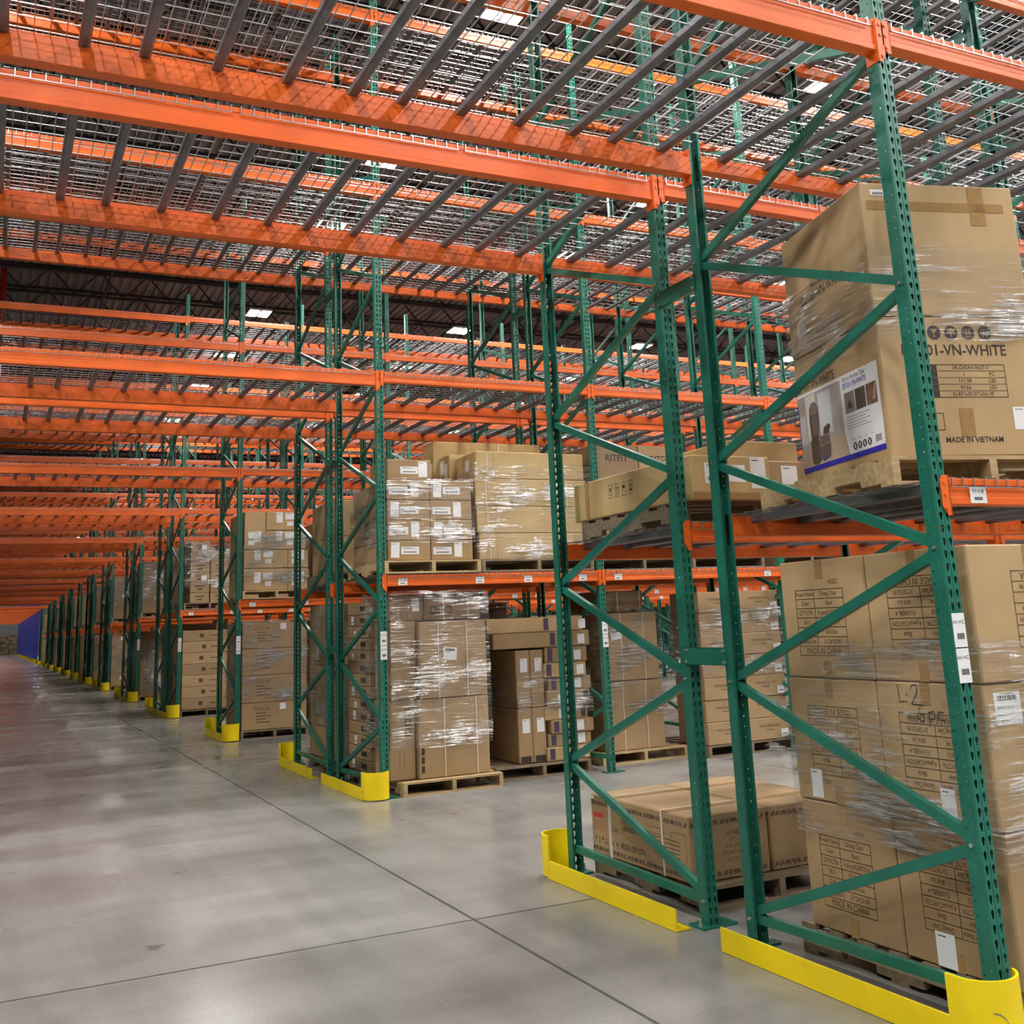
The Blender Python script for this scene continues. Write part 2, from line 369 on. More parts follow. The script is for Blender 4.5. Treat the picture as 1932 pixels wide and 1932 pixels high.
# row spacers between back-to-back frames
SP = MB().box(-.004, .0, 0, G+.05, -.045, .045).box(-.004, .02, 0, G+.05, .041, .045).box(-.004, .02, 0, G+.05, -.045, -.041).mesh('row_spacer', GREEN)
for ri in (0, 1, 3, 4):
    for i in ((0, 1) if ri < 2 else (0,)):
        for zi, zz in enumerate((1.346, 3.345, 5.4, 7.4)):
            t = tag(obj('row_spacer', SP, None, (i*L-.001, ROWS[ri][0]+D-.025, zz)),
                    f"green row spacer, {NTH[zi+1]} from floor, {'tunnel edge' if i == 0 else 'first post line'}, {ORD[ri+1]} rack row", 'row spacer', 'row spacers')
            if ri < 2:
                for (yy, dz) in ((.018, .03), (.018, -.03), (G+.03, .03), (G+.03, -.03)): obj('bolt', BOLT, t, (-.004, yy, dz))

# beams ----------------------------------------------------------
def beam_profile(h, lod):
    if lod: return [(0, -h), (.068, -h), (.068, -.042), (.04, -.042), (.04, 0), (0, 0)]
    return [(.004, -h), (.064, -h), (.068, -h+.004), (.068, -.042), (.04, -.042), (.04, -.003), (.037, 0), (.003, 0), (0, -.003), (0, -.026), (.004, -.031), (.004, -h+.034), (0, -h+.029), (0, -h+.004)]
def conn_mb(side, hc):
    """plate on the post face; side=-1: post lies at lower x (beam starts at x=0)"""
    mb = MB(); a, b = (-.042, .003) if side < 0 else (-.003, .042)
    c = .016; o = -.012
    if side < 0: prof = [(b, -hc), (b, .012), (a+c, .012), (a, -.008), (a, o-hc+.05), (a+c+.008, -hc)]
    else: prof = [(a, -hc), (b-c-.008, -hc), (b, o-hc+.05), (b, -.008), (b-c, .012), (a, .012)]
    n = len(prof); vs = [(p[0], -.007, p[1]) for p in prof]+[(p[0], -.002, p[1]) for p in prof]
    ring = list(range(n)) if side > 0 else list(range(n))[::-1]
    mb.add(vs, [tuple(range(n)), tuple(range(2*n-1, n-1, -1))]+[(i, n+i, n+(i+1) % n, (i+1) % n) for i in range(n)])
    xx = .0 if side < 0 else -.005
    mb.box(xx, xx+.005, -.007, .066, -hc, .012)
    cx = (a+b)/2+(-.003 if side < 0 else .003)
    for z in (-.018, -.068, -hc+.028): mb.tube((cx, -.007, z), (cx, -.012, z), .008, 8)
    return mb
BM = {}
def beam_meshes(length, h, lod):
    key = (round(length, 3), h, lod)
    if key in BM: return BM[key]
    hc = .20 if h > .12 else .152
    body = MB().prism(beam_profile(h, lod), 'x', 0, length)
    if lod == 0:
        BM[key] = (body.mesh('beam_body', ORANGE), conn_mb(-1, hc).mesh('connector', ORANGE), conn_mb(1, hc).mesh('connector', ORANGE))
    else:
        body.box(-.042, .004, -.007, -.001, -hc, .012); body.box(length-.004, length+.042, -.007, -.001, -hc, .012)
        BM[key] = (body, body.mesh('load_beam', ORANGE))
    return BM[key]
SHLAB = MB().box(-.047, .047, -.0016, -.0004, -.034, .034).mesh('shelf_label', PAPER)
q = MB(); q.merge(text_mb('K03 -49', .017), Matrix.Translation((-.010, -.0022, .014)) @ Matrix.Rotation(PI/2, 4, 'X') @ Matrix.Diagonal((.8, 1, 1, 1)))
q.merge(text_mb('A', .024, True), Matrix.Translation((.026, -.0022, .014)) @ Matrix.Rotation(PI/2, 4, 'X'))
for k in range(11): q.box(-.024+k*.0043, -.0217+k*.0043, -.0024, -.0017, -.022, -.009)
SHPRINT = q.mesh('label_print', INK)
LVN = ['lowest', 'second', 'third', 'top']
beams, decks = [], []
for ri, (y, nd, nb) in enumerate(ROWS):
    for half in range(nd):
        yf = y if half == 0 else y+D+G
        for bi in range(-1, nb):
            xs, ln = (-TUN, TUN) if bi < 0 else (bi*L+PW, L-PW)
            for li in range(4):
                if bi < 0 and li == 0: continue
                if ri >= NGREEN and li > 1: continue
                for side in (0, 1):
                    beams.append((ri, half, bi, li, side, xs, ln, yf))
                nk = 3 if bi < 0 else 2
                for k in range(nk): decks.append((ri, half, bi, li, k, nk, xs, ln, yf))
def vis(xa, xb, y, z):
    """rank by apparent size; None if clearly out of the frame"""
    pr = [project((xa+(xb-xa)*t, y, z)) for t in (0, .25, .5, .75, 1)]
    ok = [p for p in pr if p and -260 < p[0] < 2190 and -260 < p[1] < 2190]
    if not ok: return None
    core = [p for p in ok if -20 < p[0] < 1952 and -20 < p[1] < 1952]
    return (0 if core else 1, min(p[2] for p in ok))
def bay_word(bi): return 'added unseen left of tunnel' if bi < 0 else f'{NTH[bi+1]} bay right of tunnel'
LINE = {(0, 0): 'foremost', (0, 1): 'second', (1, 0): 'third', (1, 1): 'rearmost'}
cand = []
for b in beams:
    ri, half, bi, li, side, xs, ln, yf = b; r = vis(xs, xs+ln, yf, LV[li])
    if r: cand.append((r, b))
cand.sort(key=lambda t: t[0])
rest = MB()
for n_, (r, (ri, half, bi, li, side, xs, ln, yf)) in enumerate(cand):
    h = .146 if bi < 0 else .108
    loc, rz = ((xs, yf, LV[li]), 0) if side == 0 else ((xs+ln, yf+D, LV[li]), PI)
    if n_ >= 300:
        body, _ = beam_meshes(ln, h, 1); rest.merge(body, Matrix.Translation(loc) @ Matrix.Rotation(rz, 4, 'Z')); continue
    nd = ROWS[ri][1]; line = LINE[(half, side)] if nd == 2 else ('front' if side == 0 else 'rear')
    label = f"orange load beam {bay_word(bi)}, {LVN[li]} level, {line} line of {ORD[ri+1]} rack row"
    if r[1] > 17 and not (li == 0 and ri <= 4):
        tag(obj('load_beam', beam_meshes(ln, h, 1)[1], None, loc, rz), label, 'beam', 'orange rack beams'); continue
    t = thing('load_beam', label, 'beam', loc, rz, 'orange rack beams')
    bd, ca, cb = beam_meshes(ln, h, 0)
    obj('beam_body', bd, t); obj('connector', ca, t); obj('connector', cb, t, (ln, 0, 0))
    if li == 0 and half == 0 and side == 0 and ri <= 3:
        for xx in (.17, 1.0, 1.55, 2.2):
            if xx < ln-.1:
                s_ = obj('shelf_label', SHLAB, t, (xx, .0, -.066)); s_['label'] = 'white location label with black print'; obj('label_print', SHPRINT, s_)
if rest.f: tag(obj('load_beam', rest.mesh('load_beams', ORANGE)), 'orange load beams of the farther rack bays, too many to count', 'beam', kind='stuff')

# wire decks ------------------------------------------------------
DW = 1.172
def deck_grid(lod):
    mb = MB(); r = .0044 if lod == 0 else .0040
    def wire(p0, p1): mb.bar(p0, p1, r, r)
    nyw = 19 if lod == 0 else 10; nxw = 15 if lod == 0 else 10
    for i in range(nyw):
        x = .006+(DW-.012)*i/(nyw-1); wire((x, -.006, .004), (x, D+.006, .004))
        wire((x, -.006, .006), (x, -.006, -.036)); wire((x, D+.006, .006), (x, D+.006, -.036))
    for j in range(nxw):
        yy = .05+(D-.10)*j/(nxw-1); wire((.0, yy, .0095), (DW, yy, .0095))
    for yy in (-.0095, D+.0095): wire((.0, yy, -.035), (DW, yy, -.035))
    return mb
CHP = [(-.012, -.040), (.012, -.040), (.024, -.030), (.024, .0), (-.024, .0), (-.024, -.030)]
def channel(): return MB().prism([(b, a) for a, b in CHP][::-1], 'y', .041, D-.041)
CHX = [.145, .465, .715, 1.03]
GRID0 = deck_grid(0).mesh('wire_grid', WIRE); CHM = channel().mesh('support_channel', GALV)
g1 = deck_grid(1); GRID1 = g1.mesh('wire_grid', WIRE)
chs = MB()
for x in CHX: chs.merge(channel(), Matrix.Translation((x, 0, 0)))
def deck_one(mbw):
    me = bpy.data.meshes.new('wire_deck'); nv = len(mbw.v)
    me.from_pydata(mbw.v+chs.v, [], mbw.f+[tuple(i+nv for i in f) for f in chs.f]); me.materials.append(WIRE); me.materials.append(GALV)
    mi = np.zeros(len(me.polygons), dtype=np.int32); mi[len(mbw.f):] = 1; me.polygons.foreach_set('material_index', mi); me.update(); return me
DECK1 = deck_one(g1)
cand = []
for d in decks:
    ri, half, bi, li, k, nk, xs, ln, yf = d
    sp = (ln-nk*DW)/(nk+1); xa = xs+sp+k*(DW+sp)
    r = vis(xa, xa+DW, yf+D/2, LV[li])
    if r: cand.append((r, d, xa))
cand.sort(key=lambda t: t[0])
rw, rc = MB(), MB()
for n_, (r, (ri, half, bi, li, k, nk, xs, ln, yf), xa) in enumerate(cand):
    loc = (xa, yf, LV[li])
    if n_ >= 300:
        if ri >= NGREEN: continue
        M = Matrix.Translation(loc); rw.merge(g1, M); rc.merge(chs, M); continue
    nd = ROWS[ri][1]; hn = ('front half' if half == 0 else 'rear half') if nd == 2 else 'single depth'
    pos = (['left', 'middle', 'right'] if nk == 3 else ['left', 'right'])[k]
    label = f"{pos} wire deck {bay_word(bi)}, {LVN[li]} level, {hn}, {ORD[ri+1]} rack row"
    if r[1] > 15:
        tag(obj('wire_deck', DECK1, None, loc), label, 'wire deck', 'wire decks'); continue
    t = thing('wire_deck', label, 'wire deck', loc, 0, 'wire decks')
    tag(obj('wire_grid', GRID0, t), kind='stuff')
    for x in CHX: obj('support_channel', CHM, t, (x, 0, 0))
if rw.f:
    me = bpy.data.meshes.new('wire_decks'); nv = len(rw.v); me.from_pydata(rw.v+rc.v, [], rw.f+[tuple(i+nv for i in f) for f in rc.f])
    me.materials.append(WIRE); me.materials.append(GALV); mi = np.zeros(len(me.polygons), dtype=np.int32); mi[len(rw.f):] = 1
    me.polygons.foreach_set('material_index', mi); me.update()
    tag(obj('wire_deck', me), 'galvanized wire decks of the farther rack bays, too many to count', 'wire deck', kind='stuff')

# yellow end guards ----------------------------------------------
GX = -.175
SR, SCX, SCY = .125, GX+.122, .02
def shield_mb():
    """curved plate around the aisle-side post: plan arc convex to -Y, short straight leg on the tunnel side"""
    mb = MB(); n = 16; th = .010; hh = .252
    arc = [(-1.0, .45)]+[(math.cos(PI+i*(PI-.35)/n), math.sin(PI+i*(PI-.35)/n)) for i in range(n+1)]
    pl = [(SCX+SR*c, SCY+SR*s_) for c, s_ in arc]; pi_ = [(SCX+(SR-th)*c, SCY+(SR-th)*s_ if k else SCY+SR*s_) for k, (c, s_) in enumerate(arc)]
    N_ = len(arc); n = N_-1
    vs = [(p[0], p[1], .012) for p in pl]+[(p[0], p[1], hh) for p in pl]+[(p[0], p[1], .012) for p in pi_]+[(p[0], p[1], hh) for p in pi_]
    fs = []
    for i in range(n):
        fs += [(i, i+1, N_+i+1, N_+i), (2*N_+i+1, 2*N_+i, 3*N_+i, 3*N_+i+1), (N_+i, N_+i+1, 3*N_+i+1, 3*N_+i), (i+1, i, 2*N_+i, 2*N_+i+1)]
    fs += [(0, N_, 3*N_, 2*N_), (n, 2*N_+n, 3*N_+n, N_+n)]
    return mb.add(vs, fs)
def scuff_mb(path, wd):
    mb = MB(); vs = []
    for (a, z) in path:
        for dz in (-wd/2, wd/2): vs.append((SCX+(SR+.0008)*math.cos(a), SCY+(SR+.0008)*math.sin(a), z+dz))
    return mb.add(vs, [(2*i, 2*i+2, 2*i+3, 2*i+1) for i in range(len(path)-1)])
SHIELD = shield_mb().mesh('post_shield', YELLOW)
def rail_mb(l0, l1): return MB().box(GX, GX+.009, l0, l1, .002, .108).box(GX+.009, GX+.085, l0, l1, .002, .011)
RAIL = rail_mb(.05, D-.03).mesh('angle_rail', YELLOW); RAIL1 = rail_mb(.05, D-.05).mesh('angle_rail', YELLOW)
MIR = {}
def mirrored(me):
    if me.name in MIR: return MIR[me.name]
    m2 = me.copy(); 
    for v in m2.vertices: v.co.y = -v.co.y
    m2.flip_normals(); m2.update(); MIR[me.name] = m2; return m2
for ri, (y, nd, nb) in enumerate(ROWS):
    if ri > 24: continue
    if nd == 2:
        for half in (0, 1):
            lab = f"yellow steel end guard at {'front' if half == 0 else 'rear'} half of {ORD[ri+1]} rack row"
            yy = y if half == 0 else y+DR
            t = thing('end_guard', lab, 'guard', (0, yy, 0), 0, 'yellow rack end guards')
            s_, r_ = (SHIELD, RAIL) if half == 0 else (mirrored(SHIELD), mirrored(RAIL))
            sh = obj('post_shield', s_, t); obj('angle_rail', r_, t)
            if ri == 0 and half == 0:
                A0 = PI*1.30; obj('scuff', scuff_mb([(A0, .150), (A0+.18, .145), (A0+.34, .128), (A0+.46, .10), (A0+.54, .07)], .006).mesh('scuff', mat('scuff_grey', (.25, .23, .16), .6)), sh)
                obj('slot', scuff_mb([(PI*1.14, .045), (PI*1.14+.10, .045)], .014).mesh('slot', STEELDARK), sh)
            if ri == 0 and half == 1: pass
    else:
        t = thing('end_guard', f"yellow steel end guard across the single {ORD[ri+1]} rack row", 'guard', (0, y, 0), 0, 'yellow rack end guards')
        obj('post_shield', SHIELD, t); obj('post_shield', mirrored(SHIELD), t, (0, D, 0)); obj('angle_rail', RAIL1, t)
# ------------------------------------------------------------------ lamps
def lamp_meshes():
    hs = MB().box(-.30, .30, -.34, .34, 0, .05); hs.box(-.07, .07, -.10, .10, .05, .13)
    hs.tube((-.2, 0, .13), (-.2, 0, .26), .004, 4); hs.tube((.2, 0, .13), (.2, 0, .26), .004, 4); hs.box(-.22, .22, -.01, .01, .12, .135)
    ln = MB().box(-.28, -.05, -.28, .28, -.012, 0); ln2 = MB().box(.05, .28, -.28, .28, -.012, 0)
    return hs.mesh('housing', HOUSING), ln.mesh('lens', LENS), ln2.mesh('lens', LENS)
LH, LL1, LL2 = lamp_meshes()
LXS = [-9.8, -4.5, 2.7, 8.6, 14.9, 20.9, 27.0, 33.2]  # second column is out of view, kept left of the tunnel for its light
LYS = [-9.0, -5.6, -2.2, 4.2, 6.0, 8.9, 14.2, 17.8, 24.6, 29.4, 33.9, 40.2, 50.5, 57.5, 64, 71, 78, 85, 93, 101, 109, 117, 125, 133, 141, 149, 157]  # front lines added out of view to brighten the near floor; far ones, blue rows
ZL = 10.0
ld = bpy.data.lights.new('lamp_light', 'AREA'); ld.shape = 'RECTANGLE'; ld.size = .56; ld.size_y = .62; ld.energy = LAMP_W; ld.color = (1, .965, .92)
for j, y in enumerate(LYS):
    for i, x in enumerate(LXS):
        if y > 45 and (i < 1 or i > 4): continue
        if y > 75 and i not in (1, 2): continue
        if i == 1 and 7 < y < 72: continue
        if i == 0 and y > 7: continue
        xw = 'added unseen left of tunnel' if i == 1 else (f'left of tunnel' if i == 0 else f'{NTH[i-1]} lamp right of tunnel')
        t = thing('high_bay_lamp', f"twin-panel high-bay lamp {xw}, {NTH[j+1]} lamp line from front", 'lamp', (x, y, ZL), 0, 'high-bay ceiling lamps')
        obj('housing', LH, t); obj('lens', LL1, t); obj('lens', LL2, t)
        lo = obj('lamp_light', ld, t, (0, 0, -.03))

# building columns and a sprinkler riser
CO = MB().box(-.14, .14, -.14, -.12, 0, ZC-.02).box(-.14, .14, .12, .14, 0, ZC-.02).box(-.008, .008, -.12, .12, 0, ZC-.02).box(-.22, .22, -.22, .22, 0, .025).mesh('steel_column', COLGREY)
for k, (x, y) in enumerate([(11.6, 31.2), (11.6, 11.9), (27.0, 31.2)]):
    tag(obj('steel_column', CO, None, (x, y, 0)), ['grey steel building column behind the fifth rack row', 'grey steel building column behind the second rack row', 'grey steel building column farthest right behind fifth rack row'][k], 'column', 'building columns')
rp = thing('sprinkler_riser', 'red vertical sprinkler pipe hanging at left edge of tunnel', 'pipe', (-3.56, 24.4, 0))
obj('pipe', MB().tube((0, 0, 7.5), (0, 0, ZC-.5), .075, 12).mesh('pipe', PIPERED), rp); obj('coupling', MB().tube((0, 0, 8.6), (0, 0, 8.75), .10, 12).mesh('coupling', PIPERED), rp)
obj('head', MB().tube((0, 0, 7.4), (0, 0, 7.5), .10, 12).mesh('head', PIPERED), rp)

# ------------------------------------------------------------------ pallets
PALW, PALD, PALH = 1.03, 1.22, .127
_pal = {}
def pallet(label, x, y, z, rz=0.0, wmat=0, parts=True, wd=PALW, dp=PALD):
    """x, y: front-left corner; boards run along X, stringers along Y"""
    key = (wmat, round(wd, 2), round(dp, 2)); wm = WOOD[wmat]
    if key not in _pal:
        tb = MB().box(0, wd, 0, .095, .109, .127).mesh('deck_board', wm); bb = MB().box(0, wd, 0, .10, 0, .017).mesh('bottom_board', wm)
        st = MB()
        pr = [(0, .017), (.0, .109), (dp, .109), (dp, .017), (dp*.80, .017), (dp*.78, .048), (dp*.62, .048), (dp*.60, .017), (dp*.40, .017), (dp*.38, .048), (dp*.22, .048), (dp*.20, .017)]
        n = len(pr); vs = [(0, p[0], p[1]) for p in pr]+[(.038, p[0], p[1]) for p in pr]
        # faces split into quads along the notches
        st.box(0, .038, 0, dp*.21, .017, .109); st.box(0, .038, dp*.21, dp*.39, .050, .109); st.box(0, .038, dp*.39, dp*.61, .017, .109); st.box(0, .038, dp*.61, dp*.79, .050, .109); st.box(0, .038, dp*.79, dp, .017, .109)
        _pal[key] = (tb, bb, st.mesh('stringer', wm))
    tb, bb, st = _pal[key]
    ys = [(dp-.095)*i/6 for i in range(7)]; yb = [0, (dp-.1)*.5, dp-.1]; xs = [0, (wd-.038)/2, wd-.038]
    if not parts:
        k2 = key+('one',)
        if k2 not in _pal:
            mb = MB()
            for yy in ys: mb.box(0, wd, yy, yy+.095, .109, .127)
            for yy in yb: mb.box(0, wd, yy, yy+.1, 0, .017)
            for xx in xs: mb.box(xx, xx+.038, 0, dp, .017, .109)
            _pal[k2] = mb.mesh('pallet', wm)
        return tag(obj('pallet', _pal[k2], None, (x, y, z), rz), label, 'pallet', 'wooden pallets')
    t = thing('pallet', label, 'pallet', (x, y, z), rz, 'wooden pallets')
    for yy in ys: obj('deck_board', tb, t, (0, yy, 0))
    for yy in yb: obj('bottom_board', bb, t, (0, yy, 0))
    for xx in xs: obj('stringer', st, t, (xx, 0, 0))
    return t

# ------------------------------------------------------------------ cartons and their print
class Face:
    """flat print on one face of a carton; u to the viewer's right, v up, origin bottom-left, in metres"""
    def __init__(s, car, side):
        s.c = car; w_, d_, h_ = car['dim']; s.side = side; s.h = h_
        e = .0012+car.get('b', 0)
        if side == 'x': s.w = d_; s.M = Matrix(((0, 0, -1, -e), (-1, 0, 0, d_), (0, 1, 0, 0), (0, 0, 0, 1)))
        elif side == 'y': s.w = w_; s.M = Matrix(((1, 0, 0, 0), (0, 0, -1, -e), (0, 1, 0, 0), (0, 0, 0, 1)))
        else: s.w = w_; s.M = Matrix(((1, 0, 0, 0), (0, 1, 0, 0), (0, 0, 1, h_+e), (0, 0, 0, 1)))
        s.b = {}
    def _mb(s, m): return s.b.setdefault(m.name, (MB(), m))[0]
    def rect(s, u0, u1, v0, v1, m=INK, z=.0):
        s._mb(m).quad((u0, v0, z), (u1, v0, z), (u1, v1, z), (u0, v1, z)); return s
    def poly(s, pts, m, z=0.0): s._mb(m).add([(p[0], p[1], z) for p in pts], [tuple(range(len(pts)))]); return s
    def frame(s, u0, u1, v0, v1, t, m=INK, z=0.0):
        s.rect(u0, u1, v0, v0+t, m, z); s.rect(u0, u1, v1-t, v1, m, z); s.rect(u0, u0+t, v0+t, v1-t, m, z); s.rect(u1-t, u1, v0+t, v1-t, m, z); return s
    def text(s, t, u, v, size, m=INK, rot=0.0, sx=1.0, z=0.0, bold=False):
        M = Matrix.Translation((u, v, z)) @ Matrix.Rotation(rot, 4, 'Z') @ Matrix.Diagonal((sx, 1, 1, 1)); s._mb(m).merge(text_mb(t, size, bold), M); return s
    def disc(s, u, v, r, m=INK, z=0.0, n=16):
        s._mb(m).add([(u+r*math.cos(2*PI*i/n), v+r*math.sin(2*PI*i/n), z) for i in range(n)], [tuple(range(n))]); return s
    def table(s, u0, v0, w_, h_, rows, flip=False, col=.40, m=INKSOFT, t=.0035, ts=.035):
        """ruled box of label / value rows; flip: printed upside down"""
        n = len(rows); rh = h_/n
        def U(a): return u0+w_-a if flip else u0+a
        def V(b): return v0+b if flip else v0+h_-b
        s.frame(u0, u0+w_, v0, v0+h_, t, m)
        for i in range(1, n):
            vv = V(i*rh); s.rect(u0, u0+w_, vv-t/2, vv+t/2, m)
        for i, rr in enumerate(rows):
            vc = V((i+.5)*rh); rot = PI if flip else 0
            if len(rr) == 1: s.text(rr[0], u0+w_/2, vc, ts*1.15, m, rot, .8)
            else:
                uu = U(w_*col); s.rect(uu-t/2, uu+t/2, min(V(i*rh), V((i+1)*rh)), max(V(i*rh), V((i+1)*rh)), m)
                s.text(rr[0], U(w_*col/2), vc, ts*.85, m, rot, .75); s.text(rr[1], U(w_*(1+col)/2), vc, ts*.85, m, rot, .75)
        return s
    def icons(s, u, v, sz, n=4, m=INKSOFT, gap_=1.3, frame=True):
        for i in range(n):
            a = u+i*sz*gap_*.62; wd = sz*.55
            if frame: s.frame(a, a+wd, v, v+sz, sz*.03, m)
            c = a+wd/2
            if i % 4 == 0: s.poly([(c-wd*.22, v+sz*.75), (c-wd*.12, v+sz*.5), (c+wd*.12, v+sz*.5), (c+wd*.22, v+sz*.75)], m); s.rect(c-wd*.03, c+wd*.03, v+sz*.25, v+sz*.5, m); s.rect(c-wd*.15, c+wd*.15, v+sz*.2, v+sz*.25, m)
            elif i % 4 == 1:
                for k in (-1, 1): s.rect(c+k*wd*.18-wd*.04, c+k*wd*.18+wd*.04, v+sz*.25, v+sz*.65, m); s.poly([(c+k*wd*.18-wd*.12, v+sz*.65), (c+k*wd*.18+wd*.12, v+sz*.65), (c+k*wd*.18, v+sz*.82)], m)
                s.rect(c-wd*.35, c+wd*.35, v+sz*.14, v+sz*.18, m)
            elif i % 4 == 2: s.poly([(c-wd*.35, v+sz*.55), (c+wd*.35, v+sz*.55), (c+wd*.2, v+sz*.75), (c, v+sz*.82), (c-wd*.2, v+sz*.75)], m); s.rect(c-wd*.03, c+wd*.03, v+sz*.2, v+sz*.55, m)
            else: s.poly([(c-wd*.25, v+sz*.2), (c+wd*.25, v+sz*.2), (c+wd*.18, v+sz*.45), (c-wd*.18, v+sz*.45)], m); s.poly([(c, v+sz*.5), (c+wd*.2, v+sz*.65), (c, v+sz*.8), (c-wd*.2, v+sz*.65)], m)
        return s
    def done(s, name='print'):
        for k, (mb, m) in s.b.items(): obj(name, mb.mesh(name, m), s.c['o'], M=s.M)
        s.b = {}
    def sticker(s, u, v, w_, h_, lines=3, bar=True, rot=0.0, texts=None, m=PAPER):
        M = s.M @ Matrix.Translation((u, v, 0)) @ Matrix.Rotation(rot, 4, 'Z')
        o = obj('label', MB().box(0, w_, 0, h_, 0, .0006).mesh('label', m), s.c['o'], M=M); o['label'] = 'white paper label'
        q = MB(); z = .0009
        def r(a, b, c, d): q.quad((a, c, z), (b, c, z), (b, d, z), (a, d, z))
        if texts:
            for (t, tu, tv, ts) in texts: q.merge(text_mb(t, ts), Matrix.Translation((tu, tv, z)) @ Matrix.Diagonal((.85, 1, 1, 1)))
        else:
            for k in range(lines): r(w_*.12, w_*(.55+.3*((k*37) % 3)/2), h_*(.88-.09*k), h_*(.91-.09*k))
        if bar:
            b0, b1 = bar if isinstance(bar, tuple) else (.12, .32)
            x = w_*.14; k = 0
            while x < w_*.84:
                ww = w_*(.018+.018*((k*7) % 3)); r(x, x+ww, h_*b0, h_*b1); x += ww+w_*.022; k += 1
        if q.f: obj('label_print', q.mesh('label_print', INK), o)
        return s
    def tape(s, u0, u1, v0, v1):
        obj('tape', MB().box(u0, u1, v0, v1, 0, .0005).mesh('tape', TAPE), s.c['o'], M=s.M); return s
    def strap(s, u, wd=.012, v0=0, v1=None):
        obj('strap', MB().box(u, u+wd, v0, v1 or s.h, 0, .0015).mesh('strap', STRAP), s.c['o'], M=s.M); return s
def carton_mesh(w_, d_, h_, m, bulge):
    """box with softened edges, slightly bulged panels and a flap seam along the top and bottom edges"""
    mb = MB(); c = min(.007, w_*.04, d_*.04, h_*.06); n = 4
    def P(i, j, k): return None
    # panels as 4x4 grids bulging out by 'bulge'
    def panel(o, eu, ev, nn, skip=False):
        o, eu, ev, nn = map(Vector, (o, eu, ev, nn)); vs = []
        for a in range(n+1):
            for b in range(n+1):
                u, v = a/n, b/n; vs.append(tuple(o+eu*u+ev*v+nn*(bulge*math.sin(PI*u)*math.sin(PI*v))))
        fs = [(a*(n+1)+b, (a+1)*(n+1)+b, (a+1)*(n+1)+b+1, a*(n+1)+b+1) for a in range(n) for b in range(n)]; mb.add(vs, fs)
    X, Y, Z = w_, d_, h_
    panel((c, 0, c), (X-2*c, 0, 0), (0, 0, Z-2*c), (0, -1, 0)); panel((X-c, Y, c), (-X+2*c, 0, 0), (0, 0, Z-2*c), (0, 1, 0))
    panel((0, Y-c, c), (0, -Y+2*c, 0), (0, 0, Z-2*c), (-1, 0, 0)); panel((X, c, c), (0, Y-2*c, 0), (0, 0, Z-2*c), (1, 0, 0))
    panel((c, c, Z), (X-2*c, 0, 0), (0, Y-2*c, 0), (0, 0, 0)); panel((c, Y-c, 0), (X-2*c, 0, 0), (0, -Y+2*c, 0), (0, 0, 0))
    # chamfered edges
    for (x, xs) in ((0, 1), (X, -1)):
        for (y, ys) in ((0, 1), (Y, -1)):
            a = [(x, y+ys*c, c), (x+xs*c, y, c), (x+xs*c, y, Z-c), (x, y+ys*c, Z-c)]; mb.quad(*(a if xs*ys > 0 else a[::-1]))
    for (z, zs) in ((0, 1), (Z, -1)):
        for (y, ys) in ((0, 1), (Y, -1)):
            a = [(c, y+ys*c, z), (X-c, y+ys*c, z), (X-c, y, z+zs*c), (c, y, z+zs*c)]; mb.quad(*(a if ys*zs > 0 else a[::-1]))
        for (x, xs) in ((0, 1), (X, -1)):
            a = [(x+xs*c, c, z), (x, c, z+zs*c), (x, Y-c, z+zs*c), (x+xs*c, Y-c, z)]; mb.quad(*(a if xs*zs > 0 else a[::-1]))
        for (x, xs) in ((0, 1), (X, -1)):
            for (y, ys) in ((0, 1), (Y, -1)):
                a = [(x+xs*c, y+ys*c, z), (x+xs*c, y, z+zs*c), (x, y+ys*c, z+zs*c)]; a = a if xs*ys*zs > 0 else a[::-1]; mb.add(a, [(0, 1, 2)])
    return mb.mesh('carton', m)
_cm = {}
def carton(label, x0, x1, y0, y1, z0, z1, cm=0, rz=0.0, bulge=.0, group=None, name='carton', taped=None):
    w_, d_, h_ = x1-x0, y1-y0, z1-z0-.002
    key = (round(w_, 3), round(d_, 3), round(h_, 3), cm, bulge)
    if key not in _cm: _cm[key] = carton_mesh(w_, d_, h_, CARD[cm], bulge)
    o = tag(obj(name, _cm[key], None, (x0, y0, z0+.001), rz), label, 'carton', group or 'cardboard cartons')
    return {'o': o, 'dim': (w_, d_, h_), 'b': bulge}
def wrap(label, x0, x1, y0, y1, z0, z1, rz=0.0, amp=.008, n=14, seed=0, open_top=True):
    """wrinkled transparent film shell standing just off the load"""
    rnd = random.Random(seed); mb = MB(); w_, d_, h_ = x1-x0, y1-y0, z1-z0
    per = []
    for i in range(n): per.append((w_*i/n, 0, 0, -1))
    for i in range(n): per.append((w_, d_*i/n, 1, 0))
    for i in range(n): per.append((w_-w_*i/n, d_, 0, 1))
    for i in range(n): per.append((0, d_-d_*i/n, -1, 0))
    m_ = max(6, int(h_*14)); N_ = len(per); vs = []
    for k in range(m_+1):
        z = h_*k/m_
        for (a, b, nx, ny) in per:
            q = rnd.random()*amp; vs.append((a+nx*q, b+ny*q, z+(rnd.random()-.5)*amp*1.4))
    fs = [(k*N_+i, k*N_+(i+1) % N_, (k+1)*N_+(i+1) % N_, (k+1)*N_+i) for k in range(m_) for i in range(N_)]
    mb.add(vs, fs); me = mb.mesh('stretch_wrap', FILM)
    return tag(obj('stretch_wrap', me, None, (x0, y0, z0), rz), label, 'stretch wrap', 'clear stretch wraps')
